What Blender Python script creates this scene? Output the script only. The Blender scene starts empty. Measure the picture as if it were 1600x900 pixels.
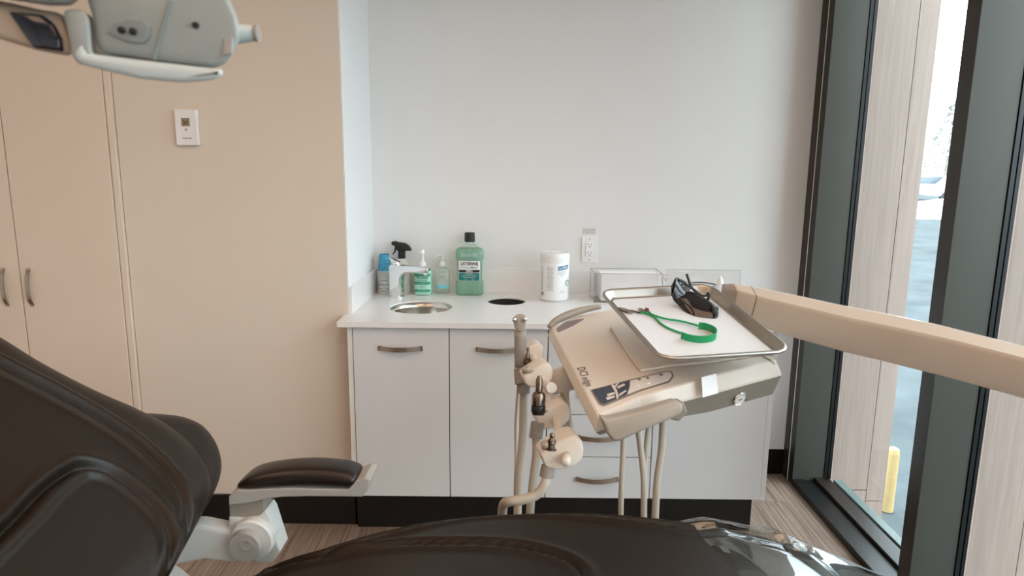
import bpy, bmesh, math, random
import numpy as np
from mathutils import Vector, Matrix
from mathutils.geometry import intersect_point_line
random.seed(7)
S = bpy.context.scene
COL = S.collection
PI = math.pi

# ------------------------------------------------------------------ camera
PITCH = math.radians(10.4); ROLL = .0102; FPX = 1067.0
EYE = Vector((0, 0, 1.5))
FW = Vector((0, math.cos(PITCH), -math.sin(PITCH)))
U0 = Vector((0, math.sin(PITCH), math.cos(PITCH)))
RT = math.cos(ROLL) * Vector((1, 0, 0)) + math.sin(ROLL) * U0
UP = -math.sin(ROLL) * Vector((1, 0, 0)) + math.cos(ROLL) * U0
cd = bpy.data.cameras.new('camera'); cam = bpy.data.objects.new('camera', cd); COL.objects.link(cam)
cam.matrix_world = Matrix(((RT.x, UP.x, -FW.x, EYE.x), (RT.y, UP.y, -FW.y, EYE.y), (RT.z, UP.z, -FW.z, EYE.z), (0, 0, 0, 1)))
cd.sensor_width = 36; cd.lens = 36 * FPX / 1600; cd.clip_start = .05; cd.clip_end = 500
cd.dof.use_dof = True; cd.dof.focus_distance = 2.6; cd.dof.aperture_fstop = 5.6
S.camera = cam

# ------------------------------------------------------------------ world, lights, exposure
S.view_settings.view_transform = 'Standard'; S.view_settings.look = 'None'
S.view_settings.exposure = 0.0; S.view_settings.gamma = 1; S.view_settings.use_curve_mapping = False
w = bpy.data.worlds.new('overcast_sky'); S.world = w; w.use_nodes = True
bgn = w.node_tree.nodes['Background']; bgn.inputs[0].default_value = (.835, .93, 1, 1); bgn.inputs[1].default_value = 8.3

def area(name, loc, rot, size, energy, color):
    l = bpy.data.lights.new(name, 'AREA'); l.shape = 'RECTANGLE'; l.size, l.size_y = size; l.energy = energy; l.color = color
    o = bpy.data.objects.new(name, l); COL.objects.link(o); o.location = loc; o.rotation_euler = rot
    return o
for i, (lx, ly) in enumerate(((-1.6, .75), (.1, .75), (-1.6, -1.1), (.1, -1.1))):
    area('ceiling_panel_light', (lx, ly, 2.66), (0, 0, 0), (1.15, 1.2), 11.5, (1, .66, .42))

# ------------------------------------------------------------------ pixel -> point helpers
def ray(x, y): return FW + RT * ((x - 800) / FPX) - UP * ((y - 450) / FPX)
def P(x, y, X=None, Y=None, Z=None, zc=None):
    v = ray(x, y)
    t = zc if zc else (Y / v.y if Y is not None else ((Z - 1.5) / v.z if Z is not None else X / v.x))
    return EYE + v * t
def onplane(x, y, p0, n):
    v = ray(x, y); return EYE + v * ((p0 - EYE).dot(n) / v.dot(n))

# ------------------------------------------------------------------ materials
def lin(c):
    if isinstance(c, str): c = tuple(int(c[i:i + 2], 16) for i in (0, 2, 4))
    return tuple(((v / 255) / 12.92 if v / 255 <= .04045 else ((v / 255 + .055) / 1.055) ** 2.4) for v in c) + (1,)
MATS = {}
def mat(name, color, rough=.5, metal=0, var=.04, scale=8, bump=0, bscale=200, coat=0, spec=.5, stretch=None, coord='Object', trans=0, ior=1.45, sheen=0, alpha=1):
    m = bpy.data.materials.new(name); m.use_nodes = True; nt = m.node_tree; b = nt.nodes['Principled BSDF']
    c = lin(color)
    tc = nt.nodes.new('ShaderNodeTexCoord'); mp = nt.nodes.new('ShaderNodeMapping')
    nt.links.new(tc.outputs[coord], mp.inputs[0])
    if stretch: mp.inputs['Scale'].default_value = stretch
    n = nt.nodes.new('ShaderNodeTexNoise'); n.inputs['Scale'].default_value = scale; n.inputs['Detail'].default_value = 5
    nt.links.new(mp.outputs[0], n.inputs['Vector'])
    r = nt.nodes.new('ShaderNodeValToRGB')
    r.color_ramp.elements[0].position = .3; r.color_ramp.elements[1].position = .7
    r.color_ramp.elements[0].color = tuple(v * (1 - var) for v in c[:3]) + (1,)
    r.color_ramp.elements[1].color = tuple(min(1, v * (1 + var)) for v in c[:3]) + (1,)
    nt.links.new(n.outputs['Fac'], r.inputs[0]); nt.links.new(r.outputs[0], b.inputs['Base Color'])
    b.inputs['Roughness'].default_value = rough; b.inputs['Metallic'].default_value = metal
    b.inputs['Coat Weight'].default_value = coat; b.inputs['Coat Roughness'].default_value = .05
    b.inputs['Specular IOR Level'].default_value = spec; b.inputs['IOR'].default_value = ior
    b.inputs['Transmission Weight'].default_value = trans; b.inputs['Alpha'].default_value = alpha
    if bump:
        n2 = nt.nodes.new('ShaderNodeTexNoise'); n2.inputs['Scale'].default_value = bscale; n2.inputs['Detail'].default_value = 3
        nt.links.new(mp.outputs[0], n2.inputs['Vector'])
        bp = nt.nodes.new('ShaderNodeBump'); bp.inputs['Strength'].default_value = bump; bp.inputs['Distance'].default_value = .002
        nt.links.new(n2.outputs['Fac'], bp.inputs['Height']); nt.links.new(bp.outputs[0], b.inputs['Normal'])
    MATS[name] = m; return m
def thin(name, tint, refl=1.0, rough=.0, body=0, bodycol='ffffff', ior=1.45):
    """thin clear sheet: what is not mirrored by Fresnel passes straight through"""
    m = bpy.data.materials.new(name); m.use_nodes = True; nt = m.node_tree; nt.nodes.clear()
    out = nt.nodes.new('ShaderNodeOutputMaterial'); tr = nt.nodes.new('ShaderNodeBsdfTransparent'); tr.inputs[0].default_value = lin(tint)
    gl = nt.nodes.new('ShaderNodeBsdfGlossy'); gl.inputs['Roughness'].default_value = rough; gl.inputs[0].default_value = (refl, refl, refl, 1)
    fr = nt.nodes.new('ShaderNodeFresnel'); fr.inputs[0].default_value = ior
    mx = nt.nodes.new('ShaderNodeMixShader'); nt.links.new(mx.outputs[0], out.inputs[0])
    ge = nt.nodes.new('ShaderNodeNewGeometry'); iv = nt.nodes.new('ShaderNodeMath'); iv.operation = 'SUBTRACT'; iv.inputs[0].default_value = 1
    ml = nt.nodes.new('ShaderNodeMath'); ml.operation = 'MULTIPLY'      # outer faces mirror, inner faces pass
    nt.links.new(ge.outputs['Backfacing'], iv.inputs[1]); nt.links.new(fr.outputs[0], ml.inputs[0]); nt.links.new(iv.outputs[0], ml.inputs[1]); nt.links.new(ml.outputs[0], mx.inputs[0])
    nt.links.new(gl.outputs[0], mx.inputs[2])
    if body:
        df = nt.nodes.new('ShaderNodeBsdfDiffuse'); df.inputs[0].default_value = lin(bodycol)
        n = nt.nodes.new('ShaderNodeTexNoise'); n.inputs['Scale'].default_value = 12
        mr = nt.nodes.new('ShaderNodeMapRange'); mr.inputs[3].default_value = body * .8; mr.inputs[4].default_value = body * 1.2
        nt.links.new(n.outputs['Fac'], mr.inputs[0])
        m2 = nt.nodes.new('ShaderNodeMixShader'); nt.links.new(mr.outputs[0], m2.inputs[0])
        nt.links.new(tr.outputs[0], m2.inputs[1]); nt.links.new(df.outputs[0], m2.inputs[2]); nt.links.new(m2.outputs[0], mx.inputs[1])
    else: nt.links.new(tr.outputs[0], mx.inputs[1])
    MATS[name] = m; return m

M_wall = mat('wall_paint', (229, 226, 224), .75, var=.012, scale=2, bump=.15, bscale=350)
M_ceil = mat('ceiling_paint', (238, 236, 232), .9, var=.01)
M_lam = mat('white_laminate', (214, 211, 210), .42, var=.012, scale=3)
M_lamedge = mat('laminate_edge', (226, 219, 212), .45, var=.01)
M_closet = mat('closet_laminate', (221, 202, 184), .5, var=.012, scale=3)
M_quartz = mat('white_quartz', (236, 231, 228), .22, var=.015, scale=60)
M_black = mat('black_base', (17, 15, 14), .35, var=.1)
M_dknickel = mat('dark_nickel', (120, 104, 92), .25, metal=1, var=.2, scale=80)
M_gap = mat('carcass_shadow_gap', (34, 28, 24), .8)
M_alu = mat('dark_anodised_aluminium', (76, 76, 70), .42, metal=.25, var=.06, scale=5, stretch=(1, 1, .3))
M_aluin = mat('dark_and_backlit_aluminium', (40, 34, 30), .4, metal=.2, var=.06, scale=5)
M_gasket = mat('black_rubber_gasket', (14, 14, 14), .35)
M_glass = thin('window_glass', (242, 246, 246), .9)
M_steel = mat('stainless_steel', (205, 198, 190), .22, metal=1, var=.03, scale=6, stretch=(1, 1, 20))
M_traysteel = mat('satin_tray_steel', (186, 178, 169), .34, metal=1, var=.03, scale=20)
M_chrome = mat('chrome', (225, 225, 225), .07, metal=1, var=.01)
M_nickel = mat('brushed_nickel', (176, 160, 146), .28, metal=1, var=.05, scale=30)
M_beige = mat('beige_plastic', (220, 206, 192), .34, var=.012, scale=4, coat=.15)
M_beiged = mat('taupe_plastic', (160, 146, 132), .4, var=.02)
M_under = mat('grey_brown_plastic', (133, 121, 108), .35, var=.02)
M_hose = mat('beige_silicone_hose', (178, 164, 148), .45, var=.03)
M_grey = mat('grey_plastic', (146, 136, 126), .4, var=.02)
M_armgrey = mat('warm_grey_plastic', (162, 156, 149), .4, var=.02)
M_armwhite = mat('painted_cast_aluminium', (208, 208, 204), .35, var=.02, coat=.2)
M_leather = mat('dark_brown_vinyl', (30, 21, 14), .38, var=.08, scale=6, bump=.2, bscale=500, spec=.34)
M_leather2 = mat('black_brown_vinyl_pad', (30, 20, 14), .3, var=.08, scale=6, bump=.2, bscale=500)
M_white = mat('white_plastic', (236, 233, 230), .35, var=.01)
M_whitesoft = mat('white_polythene', (238, 237, 236), .3, var=.01)
M_paper = mat('white_paper', (240, 236, 236), .8, var=.012, scale=10, bump=.1, bscale=60)
M_blackp = mat('black_plastic', (30, 26, 24), .35, var=.05)
M_navy = mat('dark_slate_panel', (62, 68, 84), .3, var=.04)
M_mauve = mat('mauve_grey_panel', (140, 128, 128), .35, var=.03)
M_ltpanel = mat('pale_panel', (228, 219, 211), .35, var=.01)
M_ink = mat('dark_ink', (52, 46, 46), .6)
M_ink2 = mat('grey_ink', (120, 116, 116), .6)
M_green = mat('green_silicone', (28, 150, 92), .42, var=.03)
M_lamp = mat('lamp_grey_white_plastic', (150, 154, 150), .35, var=.015, scale=5)
M_lamprim = mat('lamp_white_rim', (190, 198, 198), .3, var=.01)
M_lampdk = mat('lamp_grey_recess', (128, 134, 132), .45)
M_lampbeige = mat('lamp_beige_bezel', (176, 156, 138), .4, var=.03)
M_lens = mat('blue_black_reflector', (16, 24, 40), .1, var=.1, coat=.6)
M_shades = mat('smoked_polycarbonate', (28, 22, 22), .08, var=.08, spec=.5, coat=.4)
M_red = mat('red_clip_tip', (120, 30, 30), .5)
M_yellow = mat('yellow_bollard_paint', (176, 152, 104), .6)
M_mint = thin('mint_liquid_plastic', (200, 232, 216), .9, .03, body=.5, bodycol='9cc4ae')
M_aqua = mat('pale_green_bottle', (172, 224, 202), .35, var=.02)
M_gel = thin('clear_gel_bottle', (240, 246, 242), 1, .03, body=.14, bodycol='e8efe8')
M_clear = thin('clear_plastic', (240, 243, 242), 1, .02)
M_spraybot = thin('clear_spray_bottle', (246, 243, 236), 1, .03, body=.5, bodycol='f0ebe0')
M_acryl = thin('clear_acrylic', (252, 252, 252), 1, .0)
M_acredge = mat('acrylic_edge', (150, 150, 146), .2)
M_tealdk = mat('teal_label', (22, 124, 118), .4); M_tealmid = mat('green_label_band', (70, 150, 122), .5)
M_cupblue = mat('blue_paper_cup', (66, 146, 176), .6, var=.55, scale=190); M_cupwhite = mat('white_cup_rim', (228, 226, 222), .6)
M_cupin = mat('blue_grey_cup_wall', (52, 58, 62), .6)
M_lblblue = mat('blue_label', (28, 122, 170), .4); M_magenta = mat('purple_label_ink', (96, 36, 110), .5); M_cyan = mat('cyan_label_wash', (120, 200, 220), .5)
M_lcd = mat('lcd_olive', (158, 136, 104), .4); M_hole = mat('hole_dark', (24, 18, 15), .6)
M_text_pale = mat('pale_lettering', (226, 210, 202), .6)
M_orange = mat('orange_label_ink', (216, 120, 60), .5)
M_snow = mat('snow', (214, 218, 222), .9, var=.02, scale=.5, bump=.3, bscale=3)
M_tyre = mat('tyre', (60, 62, 64), .7); M_carwin = mat('car_window', (110, 118, 124), .2)
M_car = mat('white_car_paint', (190, 194, 198), .3)
M_bark = mat('bark', (150, 140, 132), .9); M_frost = mat('frosted_foliage', (190, 188, 184), .95, var=.15, scale=3)
M_film = thin('clear_film', (232, 234, 232), 1.0, .03, ior=1.9)

def wood_mat(name, base, dark, scale, stretch, rough=.55, spread=(.35, .65), per=None):
    m = bpy.data.materials.new(name); m.use_nodes = True; nt = m.node_tree; b = nt.nodes['Principled BSDF']
    tc = nt.nodes.new('ShaderNodeTexCoord'); mp = nt.nodes.new('ShaderNodeMapping'); mp.inputs['Scale'].default_value = stretch
    geo = nt.nodes.new('ShaderNodeObjectInfo'); add = nt.nodes.new('ShaderNodeVectorMath'); add.operation = 'ADD'
    sc = nt.nodes.new('ShaderNodeVectorMath'); sc.operation = 'SCALE'; sc.inputs['Scale'].default_value = 40
    nt.links.new(tc.outputs['Object'], mp.inputs[0]); nt.links.new(geo.outputs['Random'], sc.inputs[0])
    nt.links.new(mp.outputs[0], add.inputs[0]); nt.links.new(sc.outputs[0], add.inputs[1])
    n = nt.nodes.new('ShaderNodeTexNoise'); n.inputs['Scale'].default_value = scale; n.inputs['Detail'].default_value = 8; n.inputs['Roughness'].default_value = .7
    nt.links.new(add.outputs[0], n.inputs['Vector'])
    r = nt.nodes.new('ShaderNodeValToRGB'); r.color_ramp.elements[0].position, r.color_ramp.elements[1].position = spread
    r.color_ramp.elements[0].color = lin(dark); r.color_ramp.elements[1].color = lin(base)
    nt.links.new(n.outputs['Fac'], r.inputs[0]); nt.links.new(r.outputs[0], b.inputs['Base Color']); b.inputs['Roughness'].default_value = rough
    bp = nt.nodes.new('ShaderNodeBump'); bp.inputs['Strength'].default_value = .2; bp.inputs['Distance'].default_value = .001
    nt.links.new(n.outputs['Fac'], bp.inputs['Height']); nt.links.new(bp.outputs[0], b.inputs['Normal'])
    return m
M_floor = wood_mat('streaked_vinyl_plank', (172, 150, 134), (90, 70, 57), 3, (34, .8, 1), .45, (.32, .68))
M_clad = wood_mat('pale_wood_cladding', (164, 144, 132), (148, 129, 118), 5, (14, 14, .5), .6)
M_asph = wood_mat('wet_snowy_asphalt', (86, 92, 94), (58, 64, 66), .8, (1, 1, 1), .9, (.3, .6))
M_asph.node_tree.nodes['Principled BSDF'].inputs['Specular IOR Level'].default_value = .1

# ------------------------------------------------------------------ object helpers
def world_of(o):
    v = Vector(o.location)
    while o.parent: o = o.parent; v += Vector(o.location)
    return v
def obj(name, bm, material, parent=None, smooth=False, origin=None):
    if smooth is not False:
        for f in bm.faces: f.smooth = True
        if smooth is not True:
            for e in bm.edges:
                if len(e.link_faces) == 2 and e.calc_face_angle(0) > smooth: e.smooth = False
    off = world_of(parent) if parent else (Vector(origin) if origin is not None else Vector((0, 0, 0)))
    bmesh.ops.translate(bm, verts=bm.verts, vec=-off)
    me = bpy.data.meshes.new(name); bm.to_mesh(me); bm.free()
    mats = material if isinstance(material, (list, tuple)) else [material]
    for m in mats: me.materials.append(m)
    o = bpy.data.objects.new(name, me); COL.objects.link(o)
    if parent: o.parent = parent
    else: o.location = off
    return o
def thing(name, label, cat, loc, group=None):
    o = bpy.data.objects.new(name, None); COL.objects.link(o); o.location = loc; o.empty_display_size = .05
    return tag(o, label, cat, group)
def tag(o, label, cat, group=None):
    o['label'] = label; o['category'] = cat
    if group: o['group'] = group
    return o
def struct(name, bm, m, parent=None, smooth=False, origin=None):
    o = obj(name, bm, m, parent, smooth, origin)
    if not parent: o['kind'] = 'structure'
    return o
def sempty(name, loc=(0, 0, 0)):
    o = bpy.data.objects.new(name, None); COL.objects.link(o); o.location = loc; o['kind'] = 'structure'; return o
def lab(o, s): o['label'] = s; return o

def NB(): return bmesh.new()
def box(lo, hi, bev=0, seg=2, bm=None):
    b = NB(); bmesh.ops.create_cube(b, size=1)
    lo = Vector(lo); hi = Vector(hi)
    for v in b.verts: v.co = Vector(((lo[i] + hi[i]) / 2 + v.co[i] * (hi[i] - lo[i])) for i in range(3))
    if bev: bmesh.ops.bevel(b, geom=list(b.edges), offset=bev, segments=seg, affect='EDGES', profile=.5)
    return merge(bm, b)
def merge(bm, b):
    if bm is None: return b
    me = bpy.data.meshes.new('tmp'); b.to_mesh(me); b.free(); bm.from_mesh(me); bpy.data.meshes.remove(me); return bm
def prism(pts, vec, bev=0, seg=2, bm=None):
    """closed polygon of 3D points pushed along vec"""
    b = NB(); vec = Vector(vec); n = len(pts)
    a = [b.verts.new(p) for p in pts]; c = [b.verts.new(Vector(p) + vec) for p in pts]
    b.faces.new(a); b.faces.new(list(reversed(c)))
    for i in range(n): b.faces.new((a[i], c[i], c[(i + 1) % n], a[(i + 1) % n]))
    bmesh.ops.recalc_face_normals(b, faces=b.faces)
    if bev:
        es = [e for e in b.edges if len(e.link_faces) == 2 and e.calc_face_angle(0) > .5]
        bmesh.ops.bevel(b, geom=es, offset=bev, segments=seg, affect='EDGES', profile=.5)
    return merge(bm, b)
def rings(R, cap=True, bm=None, close=True):
    b = NB(); V = [[b.verts.new(p) for p in r] for r in R]; n = len(R[0])
    for i in range(len(R) - 1):
        for j in range(n if close else n - 1):
            b.faces.new((V[i][j], V[i][(j + 1) % n], V[i + 1][(j + 1) % n], V[i + 1][j]))
    if cap:
        b.faces.new(list(reversed(V[0]))); b.faces.new(V[-1])
    bmesh.ops.recalc_face_normals(b, faces=b.faces)
    return merge(bm, b)
def spline(pts, n):
    pts = [Vector(p) for p in pts]; out = []
    q = [pts[0] * 2 - pts[1]] + pts + [pts[-1] * 2 - pts[-2]]
    for i in range(1, len(q) - 2):
        for k in range(n):
            t = k / n; a, b, c, d = q[i - 1], q[i], q[i + 1], q[i + 2]
            out.append(.5 * ((2 * b) + (c - a) * t + (2 * a - 5 * b + 4 * c - d) * t * t + (3 * b - a - 3 * c + d) * t ** 3))
    out.append(pts[-1]); return out
def tube(pts, r, seg=12, n=6, bm=None, flat=None):
    P_ = spline(pts, n) if n > 1 else [Vector(p) for p in pts]
    m = len(P_); R = []; up = None
    for i, p in enumerate(P_):
        t = (P_[min(i + 1, m - 1)] - P_[max(i - 1, 0)]).normalized()
        if up is None:
            up = Vector((0, 0, 1)) if abs(t.z) < .9 else Vector((0, 1, 0))
        a = t.cross(up).normalized(); up = a.cross(t).normalized()
        rr = r(i / (m - 1)) if callable(r) else r
        R.append([p + (a * math.cos(2 * PI * k / seg) * (flat or 1) + up * math.sin(2 * PI * k / seg)) * rr for k in range(seg)])
    return rings(R, bm=bm)
def lathe(c, prof, seg=32, axis=(0, 0, 1), bm=None, sx=1, sy=1, cap=True):
    ax = Vector(axis).normalized(); a = Vector((1, 0, 0)) if abs(ax.x) < .9 else Vector((0, 1, 0))
    a = (a - ax * a.dot(ax)).normalized(); b = ax.cross(a); c = Vector(c)
    return rings([[c + ax * z + a * (r * sx * math.cos(2 * PI * k / seg)) + b * (r * sy * math.sin(2 * PI * k / seg)) for k in range(seg)] for r, z in prof], bm=bm, cap=cap)
def superring(cx, cy, z, hx, hy, e=4, seg=48):
    out = []
    for k in range(seg):
        t = 2 * PI * k / seg; c, s = math.cos(t), math.sin(t)
        out.append(Vector((cx + hx * math.copysign(abs(c) ** (2 / e), c), cy + hy * math.copysign(abs(s) ** (2 / e), s), z)))
    return out
def text_bm(s, size, bold=0, res=2):
    cu = bpy.data.curves.new('t', 'FONT'); cu.body = s; cu.size = size; cu.offset = bold * size; cu.align_x = 'CENTER'; cu.align_y = 'CENTER'; cu.resolution_u = res
    o = bpy.data.objects.new('t', cu); COL.objects.link(o)
    dg = bpy.context.evaluated_depsgraph_get(); dg.update()
    me = bpy.data.meshes.new_from_object(o.evaluated_get(dg)); b = NB(); b.from_mesh(me)
    bpy.data.objects.remove(o); bpy.data.curves.remove(cu); bpy.data.meshes.remove(me); return b
def text_flat(s, size, o, xd, yd, m, parent, name='lettering', bold=.01, lift=.0004, squash=1):
    b = text_bm(s, size, bold); o = Vector(o); xd = Vector(xd).normalized(); yd = Vector(yd).normalized(); n = xd.cross(yd)
    for v in b.verts: v.co = o + xd * (v.co.x * squash) + yd * v.co.y + n * lift
    return obj(name, b, m, parent)
def wrap_cyl(b, c, r, ang0, z, squash=1):
    """flat mesh (x, y) bent on to an upright cylinder; ang0 = 0 faces -Y"""
    for v in b.verts:
        a = ang0 + v.co.x * squash / r
        v.co = Vector((c[0] + r * math.sin(a), c[1] - r * math.cos(a), z + v.co.y))
    return b
def grid(w_, h_, nx, ny):
    b = NB(); V = [[b.verts.new((-w_ / 2 + w_ * i / nx, -h_ / 2 + h_ * j / ny, 0)) for i in range(nx + 1)] for j in range(ny + 1)]
    for j in range(ny):
        for i in range(nx): b.faces.new((V[j][i], V[j][i + 1], V[j + 1][i + 1], V[j + 1][i]))
    return b
def panel_poly(pts, n, lift, m, parent, name, thick=.001):
    n = Vector(n).normalized()
    return obj(name, prism([Vector(p) + n * lift for p in pts], -n * thick), m, parent)

# ================================================================== SETTING
WX = 1.345; LW = 2.65; BW = 3.163; AX = -.645; H = 2.7; XL = -3.0; YB = -2.6
# floor with planks
fl = struct('floor', box((XL - .1, YB - .1, -.06), (WX + .18, BW + .1, -.004)), M_black)
pl = None; pw = .152; PLN = 1.22
row = 0; x = XL
while x < WX:
    x1 = min(x + pw, WX + .001); y = YB - (row * .43 % PLN)
    while y < BW:
        y0 = max(y, YB); y1 = min(y + PLN, BW)
        if y1 - y0 > .05 and y1 > -.3:
            obj('plank', box((x + .0004, y0 + .0004, -.008), (x1 - .0004, y1 - .0004, 0)), M_floor, fl)
        y += PLN
    x += pw; row += 1
obj('underlay', box((XL, YB, -.008), (WX, -.3 - PLN, -.001)), M_floor, fl)
struct('ceiling', box((XL - .1, YB - .1, H), (WX + .2, BW + .1, H + .1)), M_ceil)
struct('wall_back', box((AX - .1, BW, 0), (WX + .16, BW + .1, H)), M_wall)
M_wall_lamplit = mat('wall_paint_lamp_tint', (220, 204, 188), .75, var=.012, scale=2, bump=.15, bscale=350)  # same wall paint, with the warm lamp light put into its colour
wl = struct('wall_left', box((-1.504, LW, 0), (AX - .006, LW + .62, H)), M_wall_lamplit)
struct('wall_alcove', box((AX - .0055, LW, 0), (AX, BW - .0005, H)), M_wall)  # side face of the left wall, split off to stay free of the lamp tint
struct('wall_far_left', box((XL - .1, YB - .1, 0), (XL, BW + .1, H)), M_wall)
struct('wall_behind', box((XL - .1, YB - .1, 0), (WX + .2, YB, H)), M_wall)
struct('wall_closet_back', box((XL, LW + .6, 0), (-1.504, LW + .7, H)), M_wall)
# skirtings
struct('baseboard_left', box((-1.504, LW - .011, .001), (AX + .012, LW - .0005, .128), .0015, 1), M_black)
struct('baseboard_alcove', box((AX + .0005, LW - .011, .001), (AX + .012, LW + .03, .128)), M_black)
struct('baseboard_back', box((1.03, BW - .011, .001), (WX - .001, BW - .0005, .128), .0015, 1), M_black)

# ---- window wall (curtain wall on x = WX, mullions .15 deep)
W1 = sempty('window_1', (WX, 2.6, 0))
def mullion(y0, y1, parent, name='mullion'):
    o = obj(name, box((WX, y0, 0), (WX + .148, y1, 2.62), .0015, 1), [M_aluin, M_alu], parent)  # room-side faces darker and browner: their backlit shade is put into the colour
    for p in o.data.polygons:
        if abs(p.normal.y) > .7: p.material_index = 1
    # gasket profile beyond the deep face: three little upright ribs
    g = box((WX + .149, y0 - .004, .03), (WX + .163, y1 + .004, 2.6)); box((WX + .166, y0 - .006, .03), (WX + .176, y1 + .006, 2.6), bm=g)
    box((WX + .1485, y0 + .004, .03), (WX + .185, y1 - .004, 2.6), bm=g)
    obj('gasket', g, M_gasket, parent)
    return o
mullion(3.040, 3.092, W1)
lab(obj('wall_channel', box((WX - .004, 3.098, 0), (WX + .12, 3.15, 2.62), .001, 1), M_aluin, W1), 'black end channel against the wall')
obj('channel_trim', box((WX - .001, 3.0925, 0), (WX + .02, 3.0975, 2.62)), M_lamedge, W1)
obj('channel_backing', box((WX, 3.151, 0), (WX + .12, BW - .0005, 2.62)), M_aluin, W1)
SY = [(3.04, 2.152), (2.085, 1.10), (1.035, .05), (-.015, -1.0), (-1.065, -2.05)]
for i, (ya, yb) in enumerate(SY):
    if i == 0: par = W1
    else: par = sempty('window_%d' % (i + 1), (WX, (ya + yb) / 2, 0))
    if i: mullion(ya, ya + .067, par)
    obj('glass_pane', box((WX + .186, yb, .03), (WX + .192, ya, 2.6)), M_glass, par)
    s = box((WX - .002, yb, .0005), (WX + .05, ya, .032), .002, 1); box((WX + .052, yb, .0005), (WX + .10, ya, .024), .002, 1, bm=s)
    obj('sill_rail', s, M_gasket, par)
    s = box((WX + .102, yb, .0005), (WX + .148, ya, .04), .002, 1); box((WX + .150, yb, .0), (WX + .182, ya, .03), .001, 1, bm=s)
    obj('glazing_bead', s, M_aluin, par)
    lab(obj('outer_sill', box((WX + .196, yb, -.03), (WX + .235, ya, .03), .002, 1), mat('green_grey_sill%d' % i, (96, 110, 106), .4), par), 'green-grey outer sill lip')
    obj('head_rail', box((WX, yb, 2.6), (WX + .148, ya, 2.65)), M_aluin, par)
struct('wall_window_end', box((WX, YB, 0), (WX + .15, -2.06, H)), M_wall)
struct('trim_head', box((WX, YB, 2.652), (WX + .2, BW, H)), M_aluin)

# ---- outside: wood-clad fins at the mullions, ground, snow, cars, tree, bollard
def fin(y, n, x_end=1.885):
    f = sempty('trim_%d' % n, (1.6, y, -.4)); f['label'] = 'pale wood clad fin outside the mullion'
    j = 1.795
    obj('panel', box((1.585, y, -.1), (j - .0015, y + .15, 3.0)), M_clad, f)
    obj('panel', box((j + .0015, y, -.16), (x_end, y + .15, 3.0)), M_clad, f)
    obj('panel', box((1.585, y, -.36), (j - .0015, y + .15, -.106)), M_clad, f)
    obj('panel', box((j + .0015, y, -.36), (x_end, y + .15, -.164)), M_clad, f)
    obj('backing', box((1.59, y + .01, -.5), (x_end - .006, y + .14, 2.98)), M_under, f)
fin(3.20, 1); fin(2.20, 2); fin(1.15, 3)
GZ = -.5
g = grid(120, 120, 60, 60)
for v in g.verts: v.co = Vector((v.co.x + 61.6, v.co.y + 30, GZ + .015 * math.sin(v.co.x * 1.3) * math.sin(v.co.y * .9)))
struct('ground_outside', g, M_asph)['label'] = 'wet snowy pavement outside'
fl2 = struct('wall_foundation', box((WX + .18, YB, -.55), (WX + .22, BW + .3, -.035)), M_under)
# snow bank
g = grid(60, 9, 80, 16)
for v in g.verts:
    u, t = v.co.x, (v.co.y + 4.5) / 9
    hh = .55 * math.sin(PI * min(1, max(0, t))) ** .7 * (1 + .2 * math.sin(u * .7) + .1 * math.sin(u * 2.3)) 
    v.co = Vector((u + 20, v.co.y + 31, GZ - .02 + hh))
tag(obj('snow_bank', g, M_snow, smooth=True, origin=(20, 31, GZ)), 'long white snow bank between road and parked car', 'snow')['kind'] = 'stuff'
def car(cx, cy, label, rot=0):
    c = thing('parked_car', label, 'car', (cx, cy, GZ), 'cars parked outside')
    prof = [(-2.2, .35), (-2.2, .8), (-1.9, .95), (-1.1, 1.0), (-.55, 1.5), (.9, 1.52), (1.6, 1.0), (2.15, .9), (2.25, .4)]
    obj('body', prism([Vector((cx + a, cy - .85, GZ + b)) for a, b in prof], (0, 1.7, 0), .06), M_car, c)
    obj('side_window', prism([Vector((cx + a, cy - .87, GZ + b)) for a, b in [(-.95, 1.02), (-.5, 1.42), (.85, 1.44), (1.35, 1.02)]], (0, .03, 0)), M_carwin, c)
    for s in (-1.4, 1.4): obj('wheel', lathe((cx + s, cy - .88, GZ + .33), [(.05, 0), (.3, 0), (.33, .05), (.33, .2), (.05, .22)], 20, (0, 1, 0)), M_tyre, c)
    obj('snow_cap', prism([Vector((cx + a, cy - .7, GZ + b)) for a, b in [(-.55, 1.53), (-.3, 1.62), (.7, 1.62), (.9, 1.55)]], (0, 1.4, 0), .03), M_snow, c)
p = P(1447, 290, Y=42); car(p.x - .4, 42, 'white parked car in the distance, left of the nearer one')
p = P(1480, 290, Y=40); car(p.x + .9, 40, 'white parked car in the distance, half hidden by the mullion')
tp = P(1478, 280, Y=55); tt = thing('snowy_conifer', 'frosted conifer with snow on its branches behind the cars', 'tree', (tp.x, 55, GZ))
obj('trunk', lathe((tp.x, 55, GZ), [(.25, 0), (.2, 3), (.05, 7)], 10), M_bark, tt)
b = NB(); rr = random.Random(3)
for k in range(900):
    z = rr.random() ** .8 * 6.3 + .7; rad = 2.3 * (1 - (z - .7) / 7.0) ** .8; a = rr.random() * 2 * PI; r_ = rad * (.5 + .5 * rr.random()); s = .12 + .22 * rr.random()
    c = Vector((tp.x + r_ * math.cos(a), 55 + r_ * math.sin(a), GZ + z)); q = [b.verts.new(c + Vector((rr.uniform(-s, s), rr.uniform(-s, s), rr.uniform(-s, s) * .6))) for _ in range(4)]
    for f in ((0, 1, 2), (0, 2, 3), (0, 3, 1), (1, 3, 2)): b.faces.new([q[i] for i in f])
obj('foliage', b, M_frost, tt)
bp_ = P(1385, 797, Z=GZ)
bt = thing('bollard', 'short yellow bollard standing outside past the wood-clad fin', 'bollard', bp_)
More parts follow.
